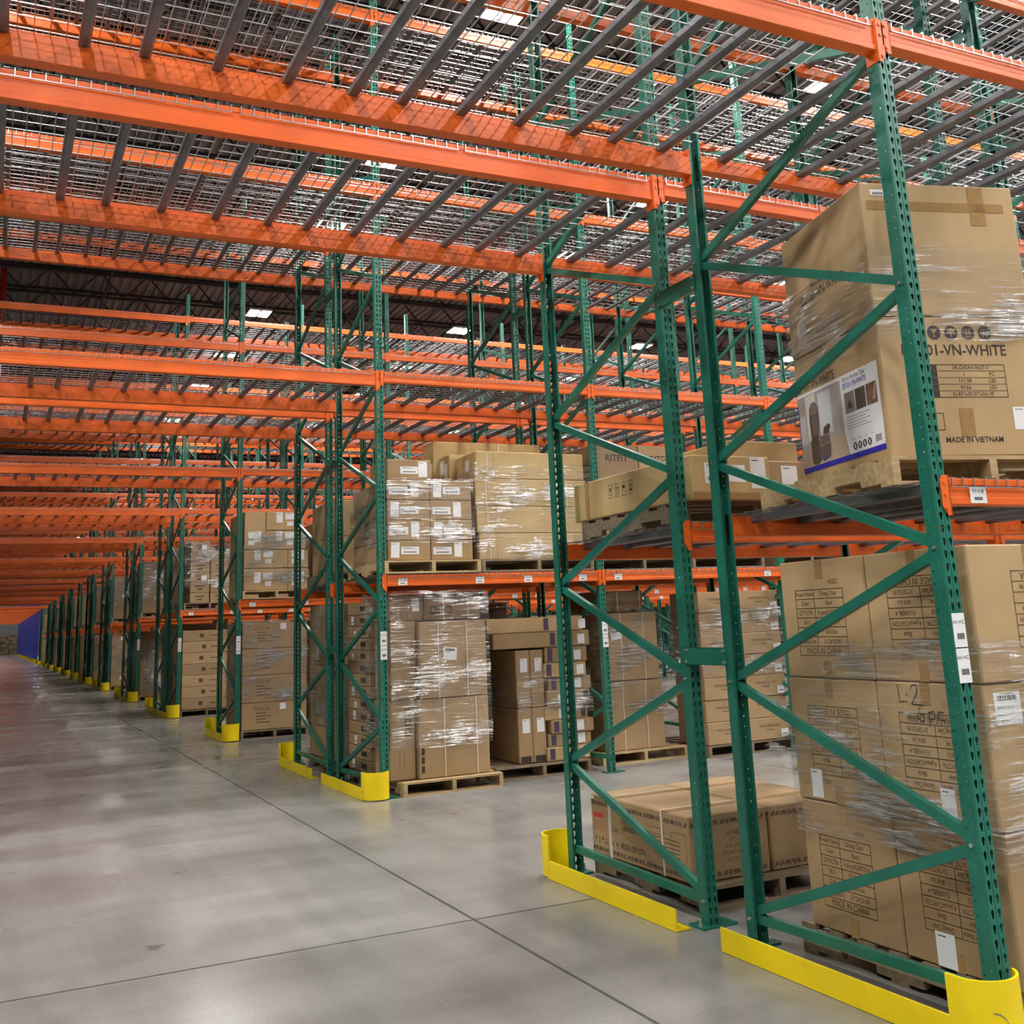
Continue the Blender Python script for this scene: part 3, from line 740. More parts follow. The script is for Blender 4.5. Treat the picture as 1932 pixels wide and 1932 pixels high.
# ------------------------------------------------------------------ nearest row, front half, floor: dining-chair cartons
ROWSDC = [('Project Name', 'Dining Chair'), ('Color', 'Black'), ('QTY/CTN', '4 piece/CARTON'), ('SKU', 'FU1043BL-4'), ('G.W.', '60.6 Lbs'), ('Packing Size', '31*26*23 IN'), ('MADE IN CHINA',)]
pallet('weathered pallet under dining-chair cartons beside nearest yellow guard', .16, .06, 0, 0, 1, True, 1.03, 1.20)
LAYN = ['bottom', 'middle', 'top']
for li, (za, zb) in enumerate([(.128, .685), (.687, 1.243), (1.245, 1.795)]):
    for bi, (ya, yb) in enumerate([(.03, .605), (.612, 1.185)]):
        c = carton(f"brown dining-chair carton, {LAYN[li]} layer, {'front' if bi == 0 else 'back'} one beside nearest green frame", .165, .885, ya+(.01 if li == 1 else 0), yb+(.01 if li == 1 else 0), za, zb, 1 if li == 0 else 0)
        f = Face(c, 'x'); flip = not (bi == 1 and li != 1)
        tv = .13 if li != 1 else .12
        if flip: f.table(.12, tv, .33, .31, ROWSDC, True, .42); f.text('HSGC', .20, tv-.028, .034, INKSOFT, PI, .75)
        else: f.table(.10, .10, .33, .31, ROWSDC, False, .40); f.text('HSGC', .37, .44, .034, INKSOFT, 0, .75)
        if li == 1 and bi == 0:
            # felt-pen marks
            def pen(pts, t=.0045):
                for a, b in zip(pts[:-1], pts[1:]):
                    d = Vector((b[0]-a[0], b[1]-a[1])); n_ = Vector((-d.y, d.x)).normalized()*t/2
                    f.poly([(a[0]-n_.x, a[1]-n_.y), (b[0]-n_.x, b[1]-n_.y), (b[0]+n_.x, b[1]+n_.y), (a[0]+n_.x, a[1]+n_.y)], INK, .0004)
            pen([(.13, .545), (.135, .47), (.165, .475)]); pen([(.175, .50), (.18, .505)], .008); pen([(.172, .472), (.176, .476)], .008)
            pen([(.20, .525), (.215, .545), (.24, .54), (.235, .51), (.20, .465), (.27, .462)])
            pen([(.245, .455), (.228, .42), (.24, .395), (.262, .40), (.262, .425), (.24, .425)]); pen([(.29, .44), (.288, .375)]); pen([(.29, .435), (.318, .44), (.318, .41), (.29, .408)]); pen([(.37, .438), (.34, .44), (.335, .41), (.37, .405)])
        f.done()
        f.tape(.255, .305, 0, .075); f.tape(.255, .305, zb-za-.09, zb-za-.004)
        if li == 1: f.sticker(.10 if bi == 1 else .30, .015, .075, .125, 1, False)
        if li == 0 and bi == 0: f.sticker(.17, .005, .10, .13, 1, False)
        if bi == 0:
            g = Face(c, 'y')
            if li != 2: g.table(.30, .12, .33, .31, ROWSDC, True, .42)
            else: g.table(.24, .13, .35, .31, ROWSDC, True, .42)
            g.done(); g.tape(.33, .385, 0, .08); g.tape(.33, .385, zb-za-.09, zb-za-.004)
            if li == 1: g.sticker(.055, .395, .15, .125, 0, (.74, .90), texts=[('LPN: IB2170086600-021', .075, .119, .0095), ('HAMU3132113', .06, .066, .017), ('HZKR', .04, .042, .020), ('2024/12/03', .046, .016, .014)])
wrap('crinkled clear film around the dining-chair cartons in the nearest row', .150, .900, .012, 1.203, .55, 1.42, amp=.010, seed=3)
# torn film trailing at the back corner
q = MB(); rnd = random.Random(5)
for k in range(16):
    t = k/15; q.v.append((.14-.035*math.sin(t*9)-.02*rnd.random(), 1.20+.05*math.sin(t*7), 1.28-.42*t)); q.v.append((.10+.05*math.cos(t*11), 1.25+.07*math.sin(t*6+1), 1.27-.40*t))
for k in range(15): q.f.append((2*k, 2*k+1, 2*k+3, 2*k+2))
tag(obj('film_tail', q.mesh('film_tail', FILM)), 'loose end of clear film hanging behind the dining-chair cartons', 'stretch wrap')

# ------------------------------------------------------------------ nearest row, front half, lowest shelf: recliner cartons
ZS = LV[0]+.013
pallet('pale wooden pallet under the two recliner cartons', .10, .30, ZS, -.20, 0, True, 1.03, 1.22)
TH = -.268; ex = Vector((math.cos(TH), math.sin(TH))); 
cw, cd_, chh = .80, .855, .652
for k in range(2):
    z0 = ZS+.129+k*.654
    c = carton(['lower tan recliner carton with printed picture poster on its side', 'upper tan recliner carton stacked under the mesh deck'][k], .165, .165+cw, .36, .36+cd_, z0, z0+.652, 0, TH)
    c['o'].location = (.165 if k == 0 else .160, .36, z0+.001)
    f = Face(c, 'x'); g = Face(c, 'y')
    if k == 0:
        f.text('ESF101-VN-WHITE', .215, .482, .060, INK, 0, .86, 0, True); f.text('Electric Recliner Chair', .13, .525, .028, INK, 0, .8)
        # poster: flat printed sheet
        P0, P1, Q0, Q1 = .005, .825, .045, .455
        f.rect(P0, P1, Q0, Q1, PAPER, .0003); f.rect(P0, P1, Q0, Q0+.026, BLUEINK, .0006)
        f.rect(P0, .47, Q0+.026, Q1-.015, POSTER_BG, .0006); f.poly([(P0, Q0+.026), (.50, Q0+.026), (.47, .19), (P0, .16)], POSTER_FLOOR, .0008)
        f.rect(.09, .20, .20, Q1-.02, mat('poster_curtain', (.68, .65, .62), .5), .0008); f.rect(.23, .36, .21, Q1-.03, mat('poster_window', (.62, .64, .66), .5), .0008)
        f.rect(P0, .075, .19, .34, mat('poster_cabinet', (.58, .54, .50), .5), .0009); f.rect(P0, .012, .16, Q1-.04, BLUEINK, .001)
        # recliner drawing: back, head pillow, arm, seat, footrest
        f.poly([(.125, .21), (.205, .20), (.222, .30), (.215, .37), (.195, .39), (.155, .392), (.13, .37), (.118, .30)], LEATHER, .0011)
        f.poly([(.138, .33), (.207, .325), (.212, .368), (.194, .387), (.157, .389), (.137, .37)], mat('poster_leather_light', (.19, .135, .11), .4), .0013)
        f.poly([(.148, .225), (.203, .215), (.212, .315), (.150, .32)], mat('poster_leather_mid', (.145, .10, .085), .4), .0012)
        f.poly([(.112, .10), (.125, .078), (.175, .072), (.205, .085), (.205, .19), (.185, .215), (.140, .222), (.115, .20)], LEATHER, .0014)
        f.poly([(.205, .088), (.315, .100), (.322, .165), (.205, .155)], mat('poster_leather_foot', (.14, .098, .083), .4), .0015)
        f.poly([(.205, .158), (.318, .168), (.312, .205), (.215, .208)], mat('poster_leather_seat', (.18, .13, .105), .4), .0015)
        f.poly([(.255, .21), (.312, .21), (.335, .245), (.318, .258), (.262, .245)], LEATHER, .0016)
        f.poly([(.225, .088), (.31, .102), (.305, .094), (.232, .080)], BLUEINK, .0016)
        f.text('Electric Recliner Chair', .605, .432, .032, INK, 0, .75, .0008); f.text('ESF101-VN-WHITE', .605, .398, .037, BLUEINK, 0, .75, .0008, True)
        for i, mm in enumerate((GREYPRINT, LEATHER, mat('poster_hand', (.24, .13, .09), .5, noise=.4, scale=18))): f.rect(.50+i*.103, .595+i*.103, .265, .365, mm, .0008)
        f.poly([(.755, .285), (.79, .36), (.80, .36), (.78, .285)], mat('poster_skin', (.52, .30, .20), .5), .0011); f.poly([(.52, .285), (.57, .285), (.56, .32), (.53, .32)], LEATHER, .0011)
        for i in range(5): f.rect(.50, .72-.04*(i % 2), .243-i*.014, .247-i*.014, mat('poster_text_grey', (.35, .35, .37), .5), .0008)
        for i in range(4): f.rect(.53+i*.06, .56+i*.06, .135, .138, mat('poster_text_grey', (.35, .35, .37), .5), .0008)
        for i in range(4): f.disc(.555+i*.045, .102, .018, INK, .0008); f.rect(.55+i*.045, .56+i*.045, .092, .112, PAPER, .0011)
        for i in range(9): f.rect(.745+i*.006, .748+i*.006, .09, .122, INK, .0008)
        # aisle side
        for i in range(4):
            u = .285+i*.086; g.disc(u, .575, .034, INK, 0, 20)
            W_ = mat('kraft_reverse', (.40, .25, .11), .7)
            if i == 0: g.poly([(u-.016, .592), (u-.008, .575), (u+.008, .575), (u+.016, .592)], W_, .0006); g.rect(u-.002, u+.002, .558, .576, W_, .0006); g.rect(u-.010, u+.010, .555, .559, W_, .0006)
            if i == 1: g.poly([(u-.022, .576), (u+.022, .576), (u+.012, .592), (u, .597), (u-.012, .592)], W_, .0006); g.rect(u-.002, u+.002, .556, .576, W_, .0006)
            if i == 2: g.rect(u-.010, u-.004, .562, .592, W_, .0006); g.rect(u+.004, u+.010, .562, .592, W_, .0006); g.rect(u-.018, u+.018, .554, .558, W_, .0006)
            if i == 3: g.frame(u-.018, u-.001, .568, .592, .003, W_, .0006); g.frame(u+.003, u+.018, .568, .592, .003, W_, .0006); g.disc(u-.010, .560, .005, W_, .0006, 8); g.disc(u+.010, .560, .005, W_, .0006, 8)
        g.text('ESF101-VN-WHiTE', .375, .49, .072, INK, 0, .92, 0, True)
        rws = [('Order No', '24LG4SAV-0627-1', ''), ('QTY', '1', 'PC'), ('G.W.', '111.98', 'LBS'), ('N.W.', '99.66', 'LBS'), ('MEAS', '35.83"x30.31"x26.18"', '')]
        g.frame(.13, .62, .27, .425, .003, INK)
        for i, (a, b, d) in enumerate(rws):
            v = .425-.031*(i+.5)
            g.rect(.13, .275, v-.014, v+.014, INK, .0003); g.text(a, .202, v, .026, mat('kraft_reverse', (.40, .25, .11), .7), 0, .85, .0008)
            if i: g.rect(.275, .62, v+.0145, v+.0165, INK)
            if d: g.text(b, .41, v, .026, INK, 0, .95); g.text(d, .55, v, .026, INK, 0, .95)
            else: g.text(b, .445, v, .026, INK, 0, .95)
        g.text('MADE IN VIETNAM', .42, .075, .036, INK, 0, .95, 0, True); g.frame(.225, .28, .12, .20, .003, INK)
    else:
        f.text('ESF101-VN-WHITE', .40, .27, .066, INK, 0, .86, 0, True); f.text('Electric Recliner Chair', .40, .325, .03, INK, 0, .8)
    f.done(); g.done()
    if k == 0: g.sticker(.63, .12, .095, .105, 1, False); g.tape(.36, .43, .09, .22); g.tape(.71, .78, .0, .10)
    else: f.sticker(.10, .05, .085, .11, 1, False); g.sticker(.055, .585, .075, .03, 0, (.15, .6)); g.tape(.03, .74, .515, .56); g.tape(.56, .64, .45, .64)
o = wrap('clear film band tightly wrapped around the two recliner cartons', .15, .15+cw+.03, .345, .345+cd_+.03, ZS+.56, ZS+1.02, TH, .012, 16, 11)
o.location = (.150, .350, ZS+.665)

# ------------------------------------------------------------------ nearest row, rear half, floor: ride-on toy cartons
pallet('dark worn pallet under the ride-on toy cartons', .16, 2.02, 0, 0, 1, True, 1.03, 1.20)
for k, (xa, xb) in enumerate([(.125, .665), (.685, 1.22)]):
    c = carton(['low brown ride-on toy carton with dark chevron borders facing tunnel', 'low brown carton with chevron borders behind the ride-on toy carton'][k], xa, xb, 2.10, 3.17, .13, .478, 1)
    for side in ('x', 'y'):
        f = Face(c, side); n = int(f.w/.034)
        for vv in (.022, .288):
            for i in range(n):
                u = .008+i*.034; s_ = 1 if (i//3) % 2 == 0 else -1
                for d in (0, .013): f.poly([(u+d, vv), (u+d+.007, vv), (u+d+.007+s_*.012, vv+.024), (u+d+s_*.012, vv+.024)], INK)
        if side == 'x' and k == 0:
            f.rect(.03, .15, .215, .245, REDINK); 
            for i in range(4): f.rect(.035, .16, .195-i*.016, .198-i*.016, REDINK, .0)
            f.icons(.035, .06, .055, 4, INK, 1.2, False); f.text('CE', .24, .085, .035, INK); f.text('R  X', .33, .085, .04, INK)
            f.text('RIDE ON UTV', .49, .085, .05, INK, 0, .85); f.text('ELECTRIC', .42, .225, .035, INK, 0, .8); f.text('HENGDA', .45, .19, .04, INK, 0, .85, 0, True)
            f.text('0 6 UN', .27, .165, .04, INKSOFT, 0, .8); f.frame(.68, .82, .215, .25, .002, INKSOFT)
            for i in range(5): f.rect(.70, .98, .20-i*.022, .204-i*.022, INKSOFT)
            f.rect(.60, .70, .05, .052, INKSOFT); f.frame(.90, 1.04, .07, .25, .002, INKSOFT)
        if side == 'y' and k == 0:
            for i, t in enumerate(('NO: REEL', 'QTY: 1', 'G.W.: 22 KG', 'DO NOT HOLD', 'LAY FLAT')): f.text(t, .30, .235-i*.034, .03, INKSOFT, 0, .75)
            f.text('CE', .37, .075, .045, INK, 0, .9)
        f.done()
    f = Face(c, 'x')
    if k == 0: f.strap(.215, .014); f.strap(.235, .010); f.strap(.80, .014); f.sticker(.004, .318, .04, .02, 0, False)
    t_ = Face(c, 't'); t_.tape(0, xb-xa, .20, .27); t_.tape(0, xb-xa, .78, .84)
    if k == 0: t_.strap(.0, .535, .85, .862); t_.strap(0, .535, .27, .282)
    t_.done()

# ------------------------------------------------------------------ nearest row, rear half, lowest shelf
pallet('worn block pallet stamped with letters on the rear shelf of nearest row', .18, 1.98, ZS, 0, 1, True, 1.03, 1.20)
c = carton('long tan carton with four handling symbols on rear shelf of nearest row', .17, .735, 1.87, 3.25, ZS+.129, ZS+.385, 3)
f = Face(c, 'x'); f.icons(.46, .11, .085, 4, INK, 1.55); f.done(); f.tape(.155, .205, 0, .254)
f = Face(c, 'y'); f.sticker(.09, .09, .15, .12, 2, True); f.sticker(.26, .10, .12, .10, 2, False); f.sticker(.42, .065, .11, .185, 1, False); f.tape(0, .56, .0, .04)
c = carton('small brown carton with white label behind recliner pallet', .745, 1.19, 1.90, 2.26, ZS+.129, ZS+.37, 1)
Face(c, 'y').sticker(.10, .06, .12, .15, 1, False)
c = carton('tan carton with boxed symbols lying on rear shelf cartons', .77, 1.32, 2.28, 3.25, ZS+.129, ZS+.56, 3)
f = Face(c, 'x'); f.icons(.40, .30, .075, 4, INK, 1.9); f.done()

# ------------------------------------------------------------------ second row, floor, front half
Y2 = ROWS[1][0]
pallet('pale pallet under the big film-wrapped furniture cartons beside yellow guard', .20, Y2-.05, 0, 0, 0, True, 1.03, 1.22)
A = [('lower big furniture carton strapped in white, front of second row', .40, 1.14, 6.95, 7.75, .13, .865, 1), ('upper big furniture carton with slanted white label, second row', .42, 1.14, 6.93, 7.75, .868, 1.60, 1),
     ('lower narrow carton standing left of the big strapped carton', .12, .385, 7.02, 7.45, .13, .87, 1), ('upper narrow furniture carton with vertical lettering left of labelled carton', .13, .40, 7.0, 7.45, .872, 1.61, 1),
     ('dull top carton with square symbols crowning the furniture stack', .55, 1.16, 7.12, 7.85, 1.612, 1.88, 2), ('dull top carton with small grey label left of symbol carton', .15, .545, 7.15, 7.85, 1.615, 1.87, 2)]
for i, (lab, xa, xb, ya, yb, za, zb, cm) in enumerate(A):
    c = carton(lab, xa, xb, ya, yb, za, zb, cm, bulge=.005 if i < 2 else 0, rz=(.03 if i == 1 else 0)); f = Face(c, 'y'); h_ = zb-za
    if i == 0: f.strap(.26, .008); f.strap(.60, .008); f.rect(.02, .05, .06, .12, INK); f.rect(.02, .05, .14, .20, INK); f.rect(.02, .05, .22, .28, INK)
    if i == 1: f.sticker(.24, .36, .145, .12, 4, (.74, .92), -.08); f.strap(.19, .008); f.strap(.50, .008); f.text('((', .27, .64, .09, INKSOFT, PI/2)
    if i == 2:
        for k in range(3): f.frame(.16, .22, .40+k*.09, .47+k*.09, .012, INK)
        for k in range(2): f.rect(.10+k*.05, .103+k*.05, .08, .26, INKSOFT)
    if i == 3: f.text('Outdoor Furniture Desk', .225, .33, .05, INKSOFT, PI/2, .9)
    if i == 4:
        for k in range(3): f.frame(.06+k*.085, .13+k*.085, .06, .14, .014, INK)
        f.strap(.20, .008); f.strap(.47, .008)
    if i == 5: f.sticker(.28, .09, .075, .13, 5, False, .04); f.rect(.05, .08, .04, .10, INK)
    f.done()
    if i in (0, 1):
        s_ = Face(c, 'x')
        for k in range(3): s_.frame(.60, .68, .10+k*.10, .17+k*.10, .014, INK)
        s_.done()
wrap('clear film wrapped around the big furniture cartons of second row', .11, 1.155, 6.91, 7.8, .42, 1.9, amp=.016, seed=21)
pallet('worn pallet under tall narrow and flat cartons, second row', 1.28, Y2+.22, 0, 0, 1, True, 1.10, 1.20)
for k, (xa, xb) in enumerate([(1.60, 1.765), (1.77, 1.925)]):
    for l, (za, zb) in enumerate([(.13, .675), (.68, 1.27)]):
        c = carton(f"tall narrow carton with white label, {'left' if k == 0 else 'right'} of pair, {'lower' if l == 0 else 'upper'} tier, second row", xa, xb, 7.24, 8.3, za, zb, 1)
        f = Face(c, 'y'); f.sticker(.05, .30 if l == 0 else .36, .085, .14, 1, False)
        if l == 0: f.rect(.02, .14, .01, .07, INK)
        f.done()
zs = [.13, .268, .40, .535, .675, .83, .97, 1.12, 1.285, 1.445, 1.60]
for k in range(10):
    zb = zs[k+1]; long_ = k >= 8; off = .03*((k*7) % 3-1)
    c = carton(f"flat carton, {NTH[10-k]} from top of the ten in stack beside tall cartons", (1.30 if long_ else 1.94)+off, 2.45+off, 7.20+.02*(k % 2), 8.30, zs[k]+.0, zb, 1 if k % 3 else 0)
    f = Face(c, 'y'); u = (1.18 if long_ else .48)-off*1.5
    f.sticker(u-.36 if k in (3, 4) else u-.13, .02, .085, .10, 1, False); uu = f.w-.48 if k not in (3, 4) else f.w-.08
    f.rect(max(.01, uu), max(.01, uu)+.06, .015, zb-zs[k]-.015, mat('purple_print', (.07, .045, .09), .6)); f.done()
c = wrap('clear film strip round the flat cartons of second row', 1.585, 2.47, 7.185, 8.33, .60, 1.05, amp=.014, seed=22)
pallet('pale pallet under film-wrapped double carton, second bay of second row', 2.66, Y2+.45, 0, 0, 0, True, 1.10, 1.1)
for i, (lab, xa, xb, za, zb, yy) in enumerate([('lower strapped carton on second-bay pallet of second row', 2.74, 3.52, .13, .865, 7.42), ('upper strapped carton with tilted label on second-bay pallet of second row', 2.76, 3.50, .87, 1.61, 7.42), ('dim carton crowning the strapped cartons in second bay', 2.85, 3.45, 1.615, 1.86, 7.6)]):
    c = carton(lab, xa, xb, yy, yy+.8, za, zb, (1, 1, 2)[i], bulge=.004); f = Face(c, 'y'); f.strap(.25, .008); f.strap(.55, .008)
    if i == 1: f.sticker(.13, .44, .14, .11, 3, (.72, .92), .14)
    f.done()
wrap('clear film around the strapped cartons in second bay', 2.72, 3.54, 7.395, 8.26, .5, 1.66, amp=.016, seed=23)
pallet('worn pallet under the many-carton stack farthest right in second row', 3.86, Y2+.18, 0, 0, 1, True, 1.2, 1.15)
for l in range(7):
    za, zb = .13+l*.239, .13+(l+1)*.239
    for k, (xa, xb) in enumerate([(3.86, 4.43), (4.44, 5.0)]):
        c = carton(f"brown printed carton, {NTH[7-l]} from top, {'left' if k == 0 else 'right'} column of tall stack in second bay", xa, xb, 7.08+.01*(l % 2), 7.65, za, zb, 1)
        f = Face(c, 'y'); f.text('WR2025-DINING-T-BRN', .28, .15, .04, INKSOFT, 0, .7); f.rect(.22, .34, .105, .112, INKSOFT); f.done()
        if (l+k) % 2 or k: f.sticker(.44, .02, .10, .085, 2, (.3, .5))
        if k == 0: s_ = Face(c, 'x'); s_.text('WR2025-DINING', .32, .12, .05, INKSOFT, 0, .8); s_.done()
wrap('clear film round the upper half of the many-carton stack', 3.84, 5.02, 7.055, 7.68, .85, 1.62, amp=.014, seed=24)

# second row, floor, behind the furniture stack: flat cartons with small labels, then a wrapped load in the rear half
pallet('dark pallet under fourteen flat cartons behind the furniture stack', .14, 7.68, 0, 0, 1, True, .40, .70)
for k in range(14):
    za = .13+k*.121
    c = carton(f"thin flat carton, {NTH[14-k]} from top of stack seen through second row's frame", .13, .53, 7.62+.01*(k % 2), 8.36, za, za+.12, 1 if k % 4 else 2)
    f = Face(c, 'x'); f.rect(.44, .62, .035, .085, INK); f.done()
    if k % 5 != 3: f.sticker(.14+.04*(k % 3), .02, .08, .06 if k % 2 else .085, 1, (.2, .4))
pallet('dark pallet under the wrapped load in rear half of second row', .16, 8.86, 0, 0, 1, True, 1.03, 1.2)
for l in range(5):
    za = .13+l*.345
    c = carton(f"dim brown carton, {NTH[5-l]} from top, wrapped load in rear half of second row", .15, 1.15, 8.88, 9.98, za, za+.344, 1)
    if l == 3: Face(c, 'x').sticker(.30, .05, .11, .17, 4, False, .05)
    if l < 2: f = Face(c, 'x'); f.rect(.78, .90, .08, .26, INKSOFT); f.done()
wrap('clear film around the wrapped load in rear half of second row', .13, 1.17, 8.86, 10.0, .5, 1.8, amp=.014, seed=25)

# ------------------------------------------------------------------ second row, lowest shelf
pallet('new pale pallet under the many-labelled cartons on shelf of second row', .06, 6.89, ZS, 0, 0, True, 1.03, 1.22)
for l in range(4):
    za = ZS+.129+l*.202
    for k in range(2):
        xa = .115+k*.463
        for dpi in range(2):
            c = carton(f"brown carton with white labels, {['bottom', 'second', 'third', 'fourth'][l]} layer, {'left' if k == 0 else 'right'} column, {'front' if dpi == 0 else 'back'}, shelf of second row", xa+(.03 if l in (1, 2) and k == 0 else 0)*0, xa+.455, 6.96+dpi*.56, 7.51+dpi*.56, za, za+.20, 1)
            if dpi == 0:
                f = Face(c, 'y'); a = .02+.05*((l+k) % 3)
                if (l+k) % 2: f.sticker(.25, .03, .085, .15, 1, False); f.sticker(.02, .055, .20, .075, 3, (.18, .4))
                else: f.sticker(.03, .03, .09, .15, 1, False, -.05); f.sticker(.14, .06, .19, .075, 3, (.2, .4))
c = carton('single carton with two white labels topping the labelled stack', .13, .60, 6.98, 7.52, ZS+.129+.81, ZS+.129+1.02, 1); f = Face(c, 'y'); f.sticker(.14, .06, .19, .075, 3, (.2, .4)); f.sticker(.335, .03, .095, .16, 1, False)
wrap('glossy clear film around the many-labelled cartons on second row shelf', .10, 1.045, 6.94, 8.10, ZS+.30, ZS+.95, amp=.014, seed=31)
pallet('dark pallet under the long tan cartons on shelf of second row', 1.12, 6.93, ZS, 0, 1, True, 1.32, 1.2)
FZ = [2.20, 2.475, 2.755, 3.045, 3.335]
for l in range(4):
    c = carton(f"long tan carton, {['bottom', 'second', 'third', 'top'][l]} of front stack on shelf of second row", (1.12, 1.10, 1.09, 1.11)[l], (2.44, 2.40, 2.42, 2.40)[l], 6.98, 7.50, FZ[l], FZ[l+1]-.002, 3, bulge=.003)
    f = Face(c, 'y'); f.strap(.12, .008); f.strap(1.08-.2*(l % 2), .008); f.done(); f.tape(.20, .204, 0, .27)
    if l: Face(c, 'x').sticker(.25, .10, .09, .12, 1, False)
for k, (xa, xb, ya, za, zb, lab) in enumerate([(1.03, 2.40, 7.52, 3.0, 3.38, 'long tan carton with strap, second deep, over front stack of second row'), (.98, 2.32, 7.85, 3.05, 3.58, 'highest long tan carton at the back of second row shelf')]):
    c = carton(lab, xa, xb, ya, ya+.31, za, zb, 3); f = Face(c, 'y'); f.strap(.9-.1*k, .01); f.done(); s_ = Face(c, 'x'); s_.sticker(.06, .18, .10, .15, 1, False); s_.sticker(.18, .12, .08, .16, 2, False)
for k in range(3):
    carton(f"long tan carton hidden {['lowest', 'midway', 'upper'][k]} at the back of second row shelf", 1.05, 2.38, 7.53, 8.14, 2.20+k*.265, 2.20+(k+1)*.265, 3)
tag(c['o'])
wrap('clear film hanging round the long tan cartons of second row', 1.08, 2.455, 6.955, 7.53, 2.20, 3.2, amp=.018, seed=32)
pallet('pallet under lettered cartons in second bay shelf of second row', 2.66, 7.16, ZS, 0, 1, True, 1.15, 1.1)
for l in range(3):
    for k in range(2):
        c = carton(f"brown lettered carton, {['bottom', 'middle', 'top'][l]} layer, {'left' if k == 0 else 'right'} column, second bay shelf of second row", 2.64+k*.60, 3.23+k*.60, 7.15, 8.2, 2.20+l*.43, 2.20+(l+1)*.43-.002, 2 if k == 0 else 1)
        f = Face(c, 'y'); f.text('RITFIT', .30, .27, .11, INK, 0, 1, 0, True); f.done()
for k in range(2):
    pallet(f"pallet under plain cartons, {'third' if k == 0 else 'fourth'} pallet place of second bay shelf, second row", 3.85+k*1.25, 7.1, ZS, 0, 1, False)
    for l in range(2): carton(f"plain brown carton, {'lower' if l == 0 else 'upper'} of pair on {'third' if k == 0 else 'fourth'} shelf pallet of second row", 3.87+k*1.25, 4.85+k*1.25, 7.1, 8.2, 2.20+l*.5, 2.20+(l+1)*.5-.002, 1)
# rear half shelf of second row
pallet('pallet under the tan cartons on rear shelf of second row', .14, 8.85, ZS, 0, 1, False)
for l in range(2): carton(f"tan carton {'low' if l == 0 else 'high'} on rear shelf of second row beside frame", .16, 1.10, 8.9, 9.9, 2.20+l*.42, 2.20+(l+1)*.42-.002, 0)

# ------------------------------------------------------------------ third row
Y3 = ROWS[2][0]
pallet('pallet under four big wrapped cartons on floor of third row', .09, Y3-.02, 0, 0, 1, True, 1.03, 1.2)
for l in range(4):
    za = .13+l*.398
    c = carton(f"big brown printed carton, {['bottom', 'second', 'third', 'top'][l]} of wrapped stack on floor of third row", .105, 1.10, Y3+.02, Y3+1.2, za, za+.396, 1)
    f = Face(c, 'y'); f.text('KCT4-GR', .31, .30, .07, INKSOFT, 0, .8)
    for k in range(4): f.rect(.22, .36+.08*(k % 2), .235-k*.045, .248-k*.045, INKSOFT)
    f.icons(.80, .06, .06, 3, INKSOFT, 1.8, False); f.done()
    if l in (0, 3): f.sticker(.58, .28, .09, .09, 0, False)
wrap('glossy film around the printed cartons on floor of third row', .09, 1.115, Y3, Y3+1.22, .55, 1.74, amp=.014, seed=41)
pallet('pallet under the labelled cartons on shelf of third row', .09, Y3-.02, ZS, 0, 0, True, 1.06, 1.2)
B3 = [('bottom wide', .115, .80, 2.20, 2.54), ('bottom narrow', .805, 1.13, 2.20, 2.54), ('middle wide', .115, .80, 2.545, 2.83), ('middle narrow', .805, 1.13, 2.545, 2.83), ('tall upper left', .12, .45, 2.835, 3.43), ('upper right', .455, 1.08, 2.835, 3.13), ('topmost right', .46, 1.06, 3.135, 3.43)]
for i, (nm, xa, xb, za, zb) in enumerate(B3):
    c = carton(f"{nm} brown carton with white labels on shelf of third row", xa, xb, Y3+.04, Y3+1.15, za, zb-.002, 0)
    f = Face(c, 'y')
    for (u, v, a, b) in ((.16, .12, .10, .16), (.30, .17, .15, .10), (.33, .07, .10, .07)):
        if u+a < xb-xa: f.sticker(u, v, a, b, 2, False)
        elif i in (1, 3, 4): f.sticker(.06, v, .10, b, 1, False)
wrap('film around the labelled cartons on shelf of third row', .098, 1.15, Y3+.02, Y3+1.17, 2.3, 3.1, amp=.014, seed=42)

# ------------------------------------------------------------------ fourth row
Y4 = ROWS[3][0]
pallet('dark pallet under seven flat tan cartons on floor of fourth row', .08, Y4+.0, 0, 0, 1, True)
for l in range(7):
    za = .135+l*.218
    c = carton(f"flat tan carton, {NTH[7-l]} from top of neat stack on floor of fourth row", .10, 1.05, Y4+.03, Y4+1.2, za, za+.217, 0 if l % 3 else 1)
    f = Face(c, 'y'); f.rect(.33+.05*(l % 2), .41+.05*(l % 2), .075, .15, INKSOFT); f.rect(.55, .72, .10, .118, INKSOFT); f.done()
pallet('dark pallet under small wrapped cartons on shelf of fourth row', .10, Y4, ZS, 0, 1, True)
for l in range(6):
    for k in range(2):
        if l == 5 and k: continue
        za = 2.20+l*.205
        c = carton(f"small carton, {NTH[6-l]} from top, {'left' if k == 0 else 'right'} column, shelf of fourth row", .22+k*.40, .60+k*.40, Y4+.04, Y4+1.1, za, za+.203, 1)
        f = Face(c, 'y'); f.rect(.10, .28, .12, .14, INK); f.rect(.14, .24, .05, .085, INKSOFT); f.done()
        if l in (5, 2) and k == 0: f.sticker(.22, .04, .10, .10, 1, False)
wrap('loose film around the small cartons on shelf of fourth row', .10, 1.03, Y4+.02, Y4+1.12, 2.5, 3.45, amp=.03, seed=43)

